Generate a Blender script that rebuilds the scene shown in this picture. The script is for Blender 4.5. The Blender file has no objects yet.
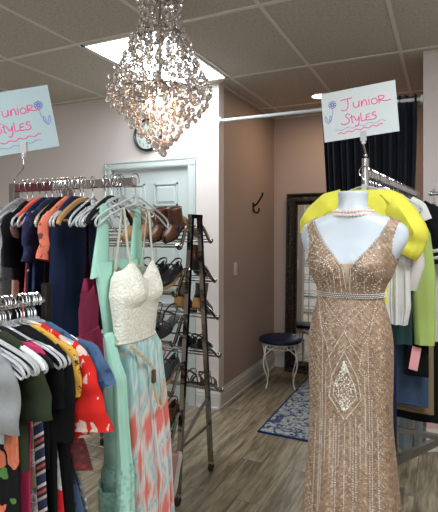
import bpy, math, random
from mathutils import Vector, Matrix
random.seed(7)
PI = math.pi
S = bpy.context.scene
COL = S.collection
YAW = math.radians(25.3); CC, SS = math.cos(YAW), math.sin(YAW)
H = 1.5; CEIL = 2.73; YW = 3.59; YA = 5.02; XA = -1.70; XB = -0.13
V = Vector

def cam2w(l, d, z=0.0):
    """point of the room, l metres right and d metres ahead of where the photographer stands"""
    return V((l*CC - d*SS, l*SS + d*CC, z))

# ------------------------------------------------------------------ materials
def mat(name):
    m = bpy.data.materials.new(name); m.use_nodes = True
    nt = m.node_tree
    return m, nt, nt.nodes['Principled BSDF']
def rgba(c): return (c[0], c[1], c[2], 1)
def N(nt, t, **kw):
    n = nt.nodes.new(t)
    for k, v in kw.items(): setattr(n, k, v)
    return n
def plain(name, c, rough=.5, metal=0, trans=0, ior=1.45, emis=None, estr=0, coat=0, alpha=1):
    m, nt, b = mat(name)
    b.inputs['Base Color'].default_value = rgba(c); b.inputs['Roughness'].default_value = rough
    b.inputs['Metallic'].default_value = metal; b.inputs['Transmission Weight'].default_value = trans
    b.inputs['IOR'].default_value = ior; b.inputs['Coat Weight'].default_value = coat
    b.inputs['Alpha'].default_value = alpha
    if emis: b.inputs['Emission Color'].default_value = rgba(emis); b.inputs['Emission Strength'].default_value = estr
    # faint unevenness of the surface
    tc = N(nt, 'ShaderNodeTexCoord'); nz = N(nt, 'ShaderNodeTexNoise'); nz.inputs['Scale'].default_value = 30
    nt.links.new(tc.outputs['Object'], nz.inputs['Vector'])
    mr = N(nt, 'ShaderNodeMapRange'); mr.inputs[3].default_value = max(0, rough-.04); mr.inputs[4].default_value = min(1, rough+.04)
    nt.links.new(nz.outputs[0], mr.inputs[0]); nt.links.new(mr.outputs[0], b.inputs['Roughness'])
    return m
def mixc(nt, fac, a, b):
    n = N(nt, 'ShaderNodeMix', data_type='RGBA')
    for s, v in ((0, fac), (6, a), (7, b)):
        if hasattr(v, 'links') or hasattr(v, 'is_linked'): nt.links.new(v, n.inputs[s])
        elif s == 0: n.inputs[s].default_value = v
        else: n.inputs[s].default_value = rgba(v)
    return n.outputs[2]
def mth(nt, op, a, b=None, c=None):
    n = N(nt, 'ShaderNodeMath', operation=op)
    for i, v in enumerate((a, b, c)):
        if v is None: continue
        if hasattr(v, 'is_linked'): nt.links.new(v, n.inputs[i])
        else: n.inputs[i].default_value = v
    return n.outputs[0]
def ocoord(nt, scale=(1, 1, 1), rot=(0, 0, 0)):
    tc = N(nt, 'ShaderNodeTexCoord'); mp = N(nt, 'ShaderNodeMapping')
    mp.inputs['Scale'].default_value = scale; mp.inputs['Rotation'].default_value = rot
    nt.links.new(tc.outputs['Object'], mp.inputs['Vector']); return mp.outputs[0]
def noise(nt, vec, sc, det=3, dist=0):
    n = N(nt, 'ShaderNodeTexNoise'); n.inputs['Scale'].default_value = sc; n.inputs['Detail'].default_value = det
    n.inputs['Distortion'].default_value = dist; nt.links.new(vec, n.inputs['Vector']); return n
def voro(nt, vec, sc, feature='F1'):
    n = N(nt, 'ShaderNodeTexVoronoi', feature=feature); n.inputs['Scale'].default_value = sc
    nt.links.new(vec, n.inputs['Vector']); return n
def ramp(nt, fac, stops, interp='LINEAR'):
    r = N(nt, 'ShaderNodeValToRGB'); cr = r.color_ramp; cr.interpolation = interp
    while len(cr.elements) < len(stops): cr.elements.new(.5)
    for e, (p, c) in zip(cr.elements, stops): e.position = p; e.color = rgba(c)
    nt.links.new(fac, r.inputs[0]); return r.outputs[0]
def bump(nt, b, h, st=.3, dist=.002):
    n = N(nt, 'ShaderNodeBump'); n.inputs['Strength'].default_value = st; n.inputs['Distance'].default_value = dist
    nt.links.new(h, n.inputs['Height']); nt.links.new(n.outputs[0], b.inputs['Normal'])
def cloth(name, c, c2=None, sc=60, rough=.85, b_=.25, sheen=.0):
    m, nt, b = mat(name); v = ocoord(nt)
    nz = noise(nt, v, sc); c2 = c2 or [x*.8 for x in c]
    nt.links.new(mixc(nt, nz.outputs[0], c, c2), b.inputs['Base Color'])
    b.inputs['Roughness'].default_value = rough; b.inputs['Sheen Weight'].default_value = sheen; b.inputs['Specular IOR Level'].default_value = .15
    bump(nt, b, noise(nt, v, sc*3).outputs[0], b_); return m
def lace(name, c, c2, sc=90, thr=.35):
    m, nt, b = mat(name); v = ocoord(nt)
    vo = voro(nt, v, sc, 'SMOOTH_F1'); nz = noise(nt, v, sc*.4, 4, 1.5)
    f = mth(nt, 'MULTIPLY', vo.outputs['Distance'], mth(nt, 'MULTIPLY', nz.outputs[0], 2.6))
    nt.links.new(ramp(nt, f, [(thr*.6, c), (thr*1.5, c2)]), b.inputs['Base Color'])
    b.inputs['Roughness'].default_value = .8; bump(nt, b, f, .6, .004); return m
def floral(name, base, c1, c2, leaf, sc=11, thr=.3, leafthr=.2, str_=(1, 1, 1)):
    m, nt, b = mat(name); v = ocoord(nt, str_)
    nz = noise(nt, v, sc*2.2, 2)
    vv = N(nt, 'ShaderNodeVectorMath', operation='MULTIPLY_ADD')
    nt.links.new(nz.outputs['Color'], vv.inputs[0]); vv.inputs[1].default_value = (.05, .05, .05); nt.links.new(v, vv.inputs[2])
    vo = voro(nt, vv.outputs[0], sc); vl = voro(nt, vv.outputs[0], sc*1.5)
    sep = N(nt, 'ShaderNodeSeparateColor'); nt.links.new(vo.outputs['Color'], sep.inputs[0])
    pet = mixc(nt, mth(nt, 'FRACT', mth(nt, 'MULTIPLY', vo.outputs['Distance'], 6.0)), c1, c2)
    fl = mth(nt, 'LESS_THAN', vl.outputs['Distance'], leafthr)
    f = mth(nt, 'LESS_THAN', vo.outputs['Distance'], mth(nt, 'MULTIPLY', thr*1.4, sep.outputs[0]))
    nt.links.new(mixc(nt, f, mixc(nt, fl, base, leaf), pet), b.inputs['Base Color'])
    b.inputs['Roughness'].default_value = .8; b.inputs['Specular IOR Level'].default_value = .15; bump(nt, b, noise(nt, v, 150).outputs[0], .15); return m
def stripes(name, cols, sc=20, rot=(0, .7, 0), lowz=None, lowc=None):
    m, nt, b = mat(name); v = ocoord(nt, (1, 1, 1), rot)
    sp = N(nt, 'ShaderNodeSeparateXYZ'); nt.links.new(v, sp.inputs[0])
    fr = mth(nt, 'FRACT', mth(nt, 'MULTIPLY', sp.outputs[2], sc))
    n = len(cols); out = ramp(nt, fr, [(i/n, c) for i, c in enumerate(cols)], 'CONSTANT')
    if lowz is not None:
        o = N(nt, 'ShaderNodeSeparateXYZ'); nt.links.new(ocoord(nt), o.inputs[0])
        out = mixc(nt, mth(nt, 'LESS_THAN', mth(nt, 'ADD', o.outputs[2], mth(nt, 'MULTIPLY', o.outputs[0], .6)), lowz), out, lowc)
    nt.links.new(out, b.inputs['Base Color']); b.inputs['Roughness'].default_value = .85; return m

M = {}
def setup_materials():
    # wall colours; the alcove ones are darker and browner
    for nm, c in (('wall_paint', (.745, .66, .645)), ('alcove_tone', (.42, .325, .285)), ('alcove_back_tone', (.50, .385, .34))):
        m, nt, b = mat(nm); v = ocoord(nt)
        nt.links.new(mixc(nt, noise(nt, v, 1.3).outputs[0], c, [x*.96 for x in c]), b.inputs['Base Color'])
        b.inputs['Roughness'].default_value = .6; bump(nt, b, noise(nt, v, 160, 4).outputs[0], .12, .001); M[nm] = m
    # ceiling tile
    m, nt, b = mat('ceiling_tile'); v = ocoord(nt)
    n1 = noise(nt, v, 70, 4); n2 = noise(nt, v, 260, 2)
    f = mth(nt, 'ADD', mth(nt, 'MULTIPLY', n1.outputs[0], .5), mth(nt, 'MULTIPLY', n2.outputs[0], .5))
    nt.links.new(ramp(nt, f, [(.38, (.36, .33, .28)), (.47, (.55, .51, .45)), (.62, (.62, .58, .51))]), b.inputs['Base Color'])
    b.inputs['Roughness'].default_value = .95; bump(nt, b, f, .5, .004); M['tile'] = m
    M['tbar'] = plain('ceiling_grid_paint', (.76, .72, .66), .5)
    # vinyl plank floor, planks running away from the viewer
    m, nt, b = mat('plank_floor')
    tc = N(nt, 'ShaderNodeTexCoord'); mp = N(nt, 'ShaderNodeMapping'); mp.inputs['Rotation'].default_value = (0, 0, PI/2)
    nt.links.new(tc.outputs['Object'], mp.inputs['Vector'])
    br = N(nt, 'ShaderNodeTexBrick'); nt.links.new(mp.outputs[0], br.inputs['Vector'])
    br.inputs['Scale'].default_value = 1; br.inputs['Brick Width'].default_value = 1.22; br.inputs['Row Height'].default_value = .15
    br.inputs['Mortar Size'].default_value = .0022; br.offset = .37
    br.inputs['Color1'].default_value = (.0, .0, .0, 1); br.inputs['Color2'].default_value = (1, 1, 1, 1); br.inputs['Mortar'].default_value = (.5, .5, .5, 1)
    v2 = ocoord(nt, (17, 1.5, 1))
    ad = N(nt, 'ShaderNodeVectorMath', operation='MULTIPLY_ADD'); nt.links.new(br.outputs['Color'], ad.inputs[0])
    ad.inputs[1].default_value = (9, 5, 3); nt.links.new(v2, ad.inputs[2])
    g = noise(nt, ad.outputs[0], 1.6, 6, .5); g2 = noise(nt, ad.outputs[0], 5.5, 5, .6); g3 = noise(nt, ad.outputs[0], .8, 2)
    f = mth(nt, 'ADD', mth(nt, 'MULTIPLY', g.outputs[0], .62), mth(nt, 'MULTIPLY', g2.outputs[0], .38))
    woods = ramp(nt, f, [(.36, (.12, .092, .06)), (.44, (.19, .15, .098)), (.50, (.27, .22, .145)), (.57, (.345, .285, .185)), (.68, (.42, .36, .25))])
    woods2 = ramp(nt, f, [(.36, (.11, .088, .06)), (.46, (.20, .165, .11)), (.56, (.32, .265, .18)), (.66, (.42, .355, .24))])
    cw = mixc(nt, mth(nt, 'GREATER_THAN', br.outputs['Color'], .45), woods, woods2)
    cw = mixc(nt, mth(nt, 'MULTIPLY', br.outputs['Fac'], .8), cw, (.08, .065, .05))
    nt.links.new(cw, b.inputs['Base Color']); b.inputs['Roughness'].default_value = .38
    bump(nt, b, f, .12, .002); M['floor'] = m
    M['white_trim'] = plain('trim_paint', (.62, .60, .57), .35)
    M['door_paint'] = plain('door_paint', (.54, .60, .59), .45)
    M['chrome'] = plain('chrome', (.62, .62, .62), .14, 1)
    M['dark_chrome'] = plain('dark_chrome', (.33, .32, .30), .13, 1)
    M['grey_metal'] = plain('brushed_grey_metal', (.20, .19, .17), .35, .6)
    M['white_metal'] = plain('white_enamel', (.75, .73, .69), .4)
    M['black_metal'] = plain('black_iron', (.015, .013, .012), .4, .5)
    M['black_rubber'] = plain('black_rubber', (.015, .015, .015), .6)
    M['light_white'] = plain('light_diffuser', (.9, .95, .95), .5, emis=(.80, .97, 1.0), estr=5.0)
    M['warm_lamp'] = plain('warm_lamp_lens', (1, .8, .6), .4, emis=(1, .70, .42), estr=9)
    M['bulb'] = plain('bulb_glow', (1, .8, .6), .3, emis=(1, .55, .30), estr=9)
    M['crystal'] = plain('cut_crystal', (.90, .81, .75), .04, .10, .68, 1.4)
    M['clear_plastic'] = plain('clear_hanger_plastic', (.92, .94, .96), .10, 0, .55, 1.3)
    M['white_plastic'] = plain('white_hanger_plastic', (.78, .77, .76), .3)
    M['black_velvet'] = cloth('black_velvet', (.012, .012, .014))
    M['wood_hanger'] = plain('hanger_wood', (.45, .24, .08), .4)
    M['mannequin'] = plain('mannequin_white', (.47, .51, .56), .34)
    M['pearl'] = plain('pearl', (.66, .50, .40), .25)
    M['bead'] = plain('silver_beads', (.93, .89, .82), .3, .25)
    M['belt_base'] = plain('belt_ribbon', (.16, .13, .115), .5)
    M['inset'] = cloth('nude_mesh', (.55, .41, .30))
    M['paper'] = cloth('white_card', (.54, .57, .57), (.51, .54, .54), 10, .7, .03)
    M['paper_bluish'] = cloth('bluish_card_tone', (.37, .45, .47), (.35, .43, .45), 10, .7, .03)  # left sign card: bluer, darker tone than the right one
    M['pink_ink'] = plain('pink_marker', (.78, .03, .22), .6)
    M['blue_ink'] = plain('blue_marker', (.10, .13, .42), .6)
    M['clock_face'] = plain('clock_face', (.60, .68, .66), .3)
    M['black_plastic'] = plain('black_plastic', (.02, .022, .025), .35)
    M['mirror'] = plain('mirror_glass', (.86, .88, .88), .0, 1)
    M['switch'] = plain('switch_plate', (.70, .64, .58), .35)
    m, nt, b = mat('ornate_frame'); v = ocoord(nt)
    vo = voro(nt, v, 45, 'SMOOTH_F1'); nz = noise(nt, v, 25, 4, 2)
    f = mth(nt, 'MULTIPLY', vo.outputs['Distance'], nz.outputs[0])
    nt.links.new(ramp(nt, f, [(.06, (.11, .07, .035)), (.15, (.02, .014, .01)), (.3, (.006, .005, .005))]), b.inputs['Base Color'])
    b.inputs['Roughness'].default_value = .35; b.inputs['Metallic'].default_value = .3; bump(nt, b, f, 1, .01); M['mframe'] = m
    # curtain
    M['curtain'] = cloth('navy_curtain', (.006, .009, .021), (.004, .006, .014), 40, .6, .2, .1)
    # rug
    m, nt, b = mat('blue_rug'); v = ocoord(nt)
    n1 = noise(nt, v, 17, 5, 2.4); vo = voro(nt, v, 14, 'SMOOTH_F1')
    f = mth(nt, 'ADD', mth(nt, 'MULTIPLY', n1.outputs[0], .7), mth(nt, 'MULTIPLY', mth(nt, 'FRACT', mth(nt, 'MULTIPLY', vo.outputs['Distance'], 2.6)), .3))
    nt.links.new(ramp(nt, f, [(.38, (.04, .075, .17)), (.46, (.11, .16, .27)), (.49, (.48, .50, .46)), (.57, (.56, .54, .48)), (.61, (.13, .18, .30)), (.68, (.46, .48, .44))]), b.inputs['Base Color'])
    b.inputs['Roughness'].default_value = .95; bump(nt, b, noise(nt, v, 300).outputs[0], .5, .004); M['rug'] = m
    M['rug_edge'] = cloth('rug_edge', (.02, .06, .20))
    M['seat_navy'] = cloth('navy_vinyl_seat', (.006, .008, .030), (.012, .014, .045), 25, .5, .3)
    # champagne gown: embroidered net, chevrons mirrored about the middle
    m, nt, b = mat('champagne_gown'); v = ocoord(nt)
    sp = N(nt, 'ShaderNodeSeparateXYZ'); nt.links.new(v, sp.inputs[0])
    ax = mth(nt, 'ABSOLUTE', mth(nt, 'ADD', sp.outputs[0], .0))
    nz = noise(nt, v, 9, 3)
    che = mth(nt, 'SINE', mth(nt, 'ADD', mth(nt, 'MULTIPLY', mth(nt, 'ADD', sp.outputs[2], mth(nt, 'MULTIPLY', ax, 1.1)), 330), mth(nt, 'MULTIPLY', nz.outputs[0], 22)))
    col = mth(nt, 'SINE', mth(nt, 'MULTIPLY', ax, 150))
    vo = voro(nt, v, 130)
    f = mth(nt, 'ADD', mth(nt, 'MULTIPLY', che, .055), mth(nt, 'MULTIPLY', col, .04))
    f = mth(nt, 'ADD', f, mth(nt, 'MULTIPLY', noise(nt, v, 75, 4, 1.2).outputs[0], 1.0))
    nt.links.new(ramp(nt, f, [(.28, (.14, .085, .05)), (.46, (.24, .155, .10)), (.62, (.31, .21, .14)), (.78, (.54, .42, .31))]), b.inputs['Base Color'])
    spk = mth(nt, 'LESS_THAN', vo.outputs['Distance'], .17)
    rr = mth(nt, 'SUBTRACT', .55, mth(nt, 'MULTIPLY', spk, .3)); nt.links.new(rr, b.inputs['Roughness'])
    nt.links.new(mth(nt, 'MULTIPLY', spk, .5), b.inputs['Metallic'])
    bump(nt, b, noise(nt, v, 140, 3).outputs[0], .4, .002); M['gown'] = m
    # ikat skirt
    m, nt, b = mat('ikat_skirt'); v = ocoord(nt)
    sp = N(nt, 'ShaderNodeSeparateXYZ'); nt.links.new(v, sp.inputs[0])
    x, z = sp.outputs[0], sp.outputs[2]
    str1 = noise(nt, ocoord(nt, (150, 150, 6)), 1, 3)
    u = mth(nt, 'ADD', mth(nt, 'DIVIDE', x, .034), 100.25); colm = mth(nt, 'FLOOR', u)
    fu = mth(nt, 'MULTIPLY', mth(nt, 'ABSOLUTE', mth(nt, 'SUBTRACT', mth(nt, 'FRACT', u), .5)), 2)
    zz2 = mth(nt, 'ADD', mth(nt, 'ADD', mth(nt, 'DIVIDE', z, .24), mth(nt, 'MULTIPLY', colm, .5)), mth(nt, 'MULTIPLY', str1.outputs[0], .45))
    fz = mth(nt, 'MULTIPLY', mth(nt, 'ABSOLUTE', mth(nt, 'SUBTRACT', mth(nt, 'FRACT', mth(nt, 'ADD', zz2, 50)), .5)), 2)
    fr = mth(nt, 'MULTIPLY', mth(nt, 'ADD', mth(nt, 'MULTIPLY', fu, .85), fz), .54)
    W, CO, PK, AQ = (.66, .62, .58), (.70, .17, .14), (.70, .42, .40), (.22, .50, .52)
    low = ramp(nt, fr, [(0, CO), (.28, CO), (.38, PK), (.46, W), (.56, W), (.64, (.40, .54, .58)), (.69, AQ), (.74, W), (.82, PK), (1, CO)])
    top = ramp(nt, fr, [(0, W), (.2, AQ), (.4, (.42, .66, .66)), (.55, W), (.75, AQ), (1, (.60, .70, .68))])
    k = N(nt, 'ShaderNodeMapRange'); k.inputs[1].default_value = -.70; k.inputs[2].default_value = -.80
    nt.links.new(mth(nt, 'ADD', z, mth(nt, 'MULTIPLY', str1.outputs[0], .1)), k.inputs[0])
    nt.links.new(mixc(nt, k.outputs[0], top, low), b.inputs['Base Color']); b.inputs['Roughness'].default_value = .7; M['ikat'] = m
    M['white_lace'] = lace('cream_lace', (.86, .84, .75), (.70, .68, .58), 130, .4)
    M['cream'] = cloth('cream_strap', (.66, .64, .54))
    M['mint'] = cloth('mint_chiffon', (.40, .68, .56), (.36, .64, .53), 8, .7, .15)
    M['mint_lace'] = lace('mint_lace', (.26, .52, .43), (.40, .66, .57), 60, .4)
    M['navy'] = cloth('navy_knit', (.007, .012, .036), (.009, .015, .042), 20)
    M['pink'] = cloth('hot_pink', (.86, .10, .25), (.80, .09, .22), 15)
    M['coral'] = floral('coral_print', (.74, .20, .125), (.25, .07, .06), (.12, .05, .06), (.35, .08, .06), 28, .25, .15)
    M['black'] = cloth('black_fabric', (.003, .0033, .004), (.005, .005, .006), 20)
    M['blue_lace'] = lace('blue_lace', (.012, .028, .11), (.004, .008, .035), 45, .4)
    M['black_floral'] = floral('black_rose_print', (.006, .006, .008), (.55, .22, .18), (.40, .28, .20), (.10, .16, .10), 9, .42, .12)
    M['navy_floral'] = floral('navy_small_print', (.010, .014, .04), (.50, .10, .16), (.5, .35, .3), (.02, .03, .08), 16, .26, .05)
    M['speckle'] = floral('grey_speckled_print', (.30, .29, .30), (.04, .04, .05), (.6, .58, .56), (.1, .1, .12), 30, .4, .25)
    M['red_leaf'] = floral('red_leaf_print', (.55, .018, .014), (.62, .50, .42), (.60, .40, .34), (.58, .40, .34), 19, .55, .17, (1, 1, .6))
    M['yellow_print'] = floral('yellow_spotted_print', (.60, .33, .05), (.03, .025, .02), (.05, .04, .03), (.04, .03, .02), 32, .35, .22)
    M['blue_floral'] = floral('blue_leaf_print', (.055, .10, .19), (.02, .035, .09), (.04, .06, .14), (.03, .05, .12), 17, .4, .25)
    M['denim_floral'] = floral('slate_blue_print', (.06, .09, .17), (.02, .03, .06), (.03, .04, .08), (.02, .03, .06), 18, .4, .2)
    M['red_white'] = floral('red_and_white_blossom_print', (.45, .012, .02), (.55, .53, .5), (.30, .30, .31), (.40, .03, .03), 8, .46, .05)
    M['rose_floral'] = floral('black_print_with_coral_roses', (.006, .006, .007), (.62, .11, .06), (.50, .22, .12), (.08, .20, .05), 10, .55, .22)
    M['magenta_cloth'] = cloth('magenta_pink', (.48, .035, .11), None, 15)
    M['patch_print'] = floral('brown_patchwork_print', (.16, .11, .08), (.03, .04, .12), (.4, .33, .26), (.04, .05, .03), 17, .4, .3)
    M['olive'] = cloth('olive_knit', (.030, .040, .021), (.024, .032, .017), 20)
    M['grey_knit'] = cloth('grey_marl', (.27, .28, .285), (.22, .225, .23), 120)
    M['crochet'] = lace('white_crochet', (.52, .52, .52), (.16, .16, .16), 70, .35)
    M['stripe'] = stripes('diagonal_stripe', [(.012, .02, .06), (.42, .34, .32), (.012, .012, .03), (.40, .07, .06), (.02, .015, .03), (.55, .47, .43), (.012, .02, .06), (.012, .02, .06)], 16, (0, .55, 0), -.80, (.58, .09, .06))
    M['bw_stripe'] = stripes('black_and_white_stripe', [(.01, .01, .01), (.6, .6, .6)], 45, (0, .2, 0))
    M['yellow'] = cloth('lemon_chiffon', (.70, .655, .085), (.60, .56, .06), 18, .75, .4)
    M['white_tee'] = cloth('white_jersey', (.66, .64, .62), None, 15)
    M['cream_lawn'] = cloth('cream_blouse', (.56, .52, .47), (.48, .44, .40), 18)
    M['lime'] = cloth('lime_knit', (.35, .44, .13), (.31, .40, .11), 50)
    M['dark_green'] = cloth('dark_green', (.018, .045, .045), None, 25)
    M['denim'] = cloth('blue_denim', (.045, .07, .12), (.03, .05, .095), 80)
    M['khaki'] = cloth('khaki_twill', (.22, .155, .085), None, 60)
    M['beige'] = cloth('oatmeal_lace_knit', (.52, .47, .40), (.42, .38, .32), 70)
    M['tag_pink'] = plain('pink_tag', (.75, .33, .34), .6)
    M['leather_brown'] = plain('brown_leather', (.12, .045, .022), .38)
    M['leather_tan'] = plain('tan_suede', (.42, .24, .12), .7)
    M['leather_black'] = plain('black_leather', (.014, .014, .017), .35)
    M['leather_grey'] = plain('charcoal_leather', (.04, .045, .055), .4)
    M['taupe'] = plain('taupe_suede', (.12, .09, .07), .8)
    M['orange'] = plain('orange_patent', (.62, .09, .015), .4)
    M['cork'] = plain('tan_sole', (.38, .24, .12), .7)
    M['sneaker_pink'] = cloth('pink_canvas', (.62, .33, .31))
    M['sole_white'] = plain('white_rubber', (.66, .63, .58), .5)
    M['sole_dark'] = plain('dark_sole', (.03, .022, .018), .6)
    M['navy_suede'] = plain('navy_suede', (.018, .018, .05), .7)
    M['bin'] = plain('grey_blue_bin', (.17, .21, .22), .3)
    M['box_pink'] = plain('pink_card_box', (.60, .40, .38), .6)
    M['maroon'] = plain('maroon_enamel', (.10, .018, .025), .3)
    M['rope'] = cloth('cream_rope', (.62, .50, .34), (.42, .33, .2), 160)
    M['bow'] = plain('paint_rod', (.62, .66, .68), .3)

# ------------------------------------------------------------------ mesh builder
class MB:
    def __init__(s): s.v = []; s.f = []
    def add(s, vs, fs, mx=None):
        o = len(s.v); s.v += [tuple(mx @ V(p)) if mx else tuple(p) for p in vs]; s.f += [tuple(o+i for i in f) for f in fs]; return s
    def box(s, a, b, mx=None, bev=0):
        (x0, y0, z0), (x1, y1, z1) = a, b
        if not bev:
            vs = [(x0,y0,z0),(x1,y0,z0),(x1,y1,z0),(x0,y1,z0),(x0,y0,z1),(x1,y0,z1),(x1,y1,z1),(x0,y1,z1)]
            return s.add(vs, [(0,3,2,1),(4,5,6,7),(0,1,5,4),(1,2,6,5),(2,3,7,6),(3,0,4,7)], mx)
        e = bev; rings = []
        for z, i in ((z0, e), (z0+e, 0), (z1-e, 0), (z1, e)):
            X0, X1, Y0, Y1 = x0+i, x1-i, y0+i, y1-i; c = e
            rings.append([(X0+c,Y0,z),(X1-c,Y0,z),(X1,Y0+c,z),(X1,Y1-c,z),(X1-c,Y1,z),(X0+c,Y1,z),(X0,Y1-c,z),(X0,Y0+c,z)])
        return s.loft(rings, True, True, mx)
    def loft(s, rings, closed=True, cap=False, mx=None, skip=None):
        n = len(rings[0]); vs = [p for r in rings for p in r]; fs = []
        for i in range(len(rings)-1):
            for j in range(n if closed else n-1):
                k = (j+1) % n
                if skip and skip(i, j): continue
                fs.append((i*n+j, i*n+k, (i+1)*n+k, (i+1)*n+j))
        if cap: fs.append(tuple(range(n-1, -1, -1))); fs.append(tuple((len(rings)-1)*n+j for j in range(n)))
        return s.add(vs, fs, mx)
    def tube(s, pts, r, n=8, cap=True, mx=None, closed=False, flat=1.0, up=None):
        P = [V(p) for p in pts]; rings = []; m = len(P)
        if closed: P = P + [P[0]]; m += 1
        prev = None
        for i in range(m):
            if closed: t = P[(i+1) % (m-1)] - P[(i-1) % (m-1)]
            else: t = P[min(i+1, m-1)] - P[max(i-1, 0)]
            if t.length < 1e-9: t = V((0, 0, 1))
            t.normalize()
            if prev is None:
                a = V(up) if up else (V((0, 1, 0)) if abs(t.y) < .9 else V((1, 0, 0)))
            else: a = prev
            a = (a - t*a.dot(t)); a.normalize(); b = t.cross(a); prev = a
            rr = r[i] if isinstance(r, (list, tuple)) else r
            rings.append([tuple(P[i] + a*rr*flat*math.cos(2*PI*k/n) + b*rr*math.sin(2*PI*k/n)) for k in range(n)])
        return s.loft(rings, True, cap and not closed, mx)
    def lathe(s, prof, n=24, c=(0, 0, 0), mx=None, cap=False):
        rings = [[(c[0]+r*math.cos(2*PI*k/n), c[1]+r*math.sin(2*PI*k/n), c[2]+z) for k in range(n)] for r, z in prof]
        return s.loft(rings, True, cap, mx)
    def blob(s, c, r, n=6, m=4, sz=1.0, mx=None):
        prof = [(max(1e-4, r*math.sin(PI*i/m)), -r*sz*math.cos(PI*i/m)) for i in range(m+1)]
        return s.lathe(prof, n, c, mx)
    def octa(s, c, r):
        x, y, z = c
        return s.add([(x+r,y,z),(x-r,y,z),(x,y+r,z),(x,y-r,z),(x,y,z+r),(x,y,z-r)],
                     [(0,2,4),(2,1,4),(1,3,4),(3,0,4),(2,0,5),(1,2,5),(3,1,5),(0,3,5)])
    def build(s, name, m, parent=None, smooth=True, angle=40, **tagkw):
        me = bpy.data.meshes.new(name); me.from_pydata(s.v, [], s.f); me.update()
        import bmesh
        bm = bmesh.new(); bm.from_mesh(me); bmesh.ops.recalc_face_normals(bm, faces=bm.faces)
        if smooth:
            for f in bm.faces: f.smooth = True
            a = math.radians(angle)
            for e in bm.edges:
                if len(e.link_faces) == 2 and e.calc_face_angle(0) > a: e.smooth = False
        bm.to_mesh(me); bm.free()
        me.materials.append(m)
        o = bpy.data.objects.new(name, me); COL.objects.link(o)
        if parent: o.parent = parent
        for k, v in tagkw.items(): o[k] = v
        return o
def thing(name, label, cat, loc=(0, 0, 0), rz=0, group=None, mx=None):
    o = bpy.data.objects.new(name, None); COL.objects.link(o); o.empty_display_size = .05
    if mx: o.matrix_world = mx
    else: o.location = loc; o.rotation_euler = (0, 0, rz)
    o['label'] = label; o['category'] = cat
    if group: o['group'] = group
    return o
def tag(o, label, cat, group=None):
    o['label'] = label; o['category'] = cat
    if group: o['group'] = group
    return o
def dup(root, loc=None, rz=None, label=None, group=None, mx=None):
    r = root.copy(); COL.objects.link(r)
    if mx: r.matrix_world = mx
    else:
        if loc is not None: r.location = loc
        if rz is not None: r.rotation_euler = (0, 0, rz)
    if label: r['label'] = label
    if group: r['group'] = group
    for ch in list(root.children):
        c = ch.copy(); COL.objects.link(c); c.parent = r
        for g in list(ch.children):
            d = g.copy(); COL.objects.link(d); d.parent = c
    return r
def arc(cx, cz, r, a0, a1, n=10, y=0):
    return [(cx+r*math.cos(a0+(a1-a0)*i/n), y, cz+r*math.sin(a0+(a1-a0)*i/n)) for i in range(n+1)]
def smooth_path(pts, k=6):
    P = [V(p) for p in pts]; out = []
    for i in range(len(P)-1):
        p0 = P[max(i-1, 0)]; p1 = P[i]; p2 = P[i+1]; p3 = P[min(i+2, len(P)-1)]
        for j in range(k):
            t = j/k
            out.append(.5*((2*p1)+(p2-p0)*t+(2*p0-5*p1+4*p2-p3)*t*t+(3*p1-p0-3*p2+p3)*t**3))
    out.append(P[-1]); return out
def lerp(a, b, t): return a+(b-a)*t
def interp(rows, k):
    """resample rows (tuples) smoothly, k steps per span"""
    out = []
    for i in range(len(rows)-1):
        p0 = rows[max(i-1, 0)]; p1 = rows[i]; p2 = rows[i+1]; p3 = rows[min(i+2, len(rows)-1)]
        for j in range(k):
            t = j/k
            out.append(tuple(.5*((2*b)+(c-a)*t*.6+(2*b*0)+((-2*b+2*c)*1 - (c-a)*.6)*t*t*0) if False else lerp(b, c, t*t*(3-2*t)*.5+t*.5) for a, b, c, d in zip(p0, p1, p2, p3)))
    out.append(tuple(rows[-1])); return out

setup_materials()
def struct(o): o['kind'] = 'structure'; return o

# ------------------------------------------------------------------ the room
X0, X1, Y0 = -5.2, 2.6, -3.6
struct(MB().box((X0-.1, Y0-.1, -.1), (X1+.1, YA+.1, 0)).build('floor', M['floor'], smooth=False))
struct(MB().box((X0-.1, Y0-.1, CEIL), (X1+.1, YA+.1, CEIL+.1)).build('ceiling', M['tile'], smooth=False))
DX0, DX1, DZ = -2.80, -1.99, 2.05
w = MB(); w.box((X0, YW, 0), (DX0-.01, YW+.1, CEIL)); w.box((DX1+.01, YW, 0), (XA, YW+.1, CEIL)); w.box((DX0-.01, YW, DZ+.01), (DX1+.01, YW+.1, CEIL))
struct(w.build('wall_back', M['wall_paint'], smooth=False))
struct(MB().box((XA-.1, YW+.1, 0), (XA, YA, CEIL)).build('wall_alcove_left', M['alcove_tone'], smooth=False))
struct(MB().box((XA-.1, YA, 0), (XB+.1, YA+.1, CEIL)).build('wall_alcove_back', M['alcove_back_tone'], smooth=False))
struct(MB().box((XB, YW+.1, 0), (XB+.1, YA, CEIL)).build('wall_alcove_right', M['alcove_tone'], smooth=False))
struct(MB().box((XB, YW, 0), (X1, YW+.1, CEIL)).build('wall_back_right', M['wall_paint'], smooth=False))
struct(MB().box((X0-.1, Y0, 0), (X0, YW+.1, CEIL)).build('wall_left', M['wall_paint'], smooth=False))
struct(MB().box((X1, Y0, 0), (X1+.1, YW+.1, CEIL)).build('wall_right', M['wall_paint'], smooth=False))
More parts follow.
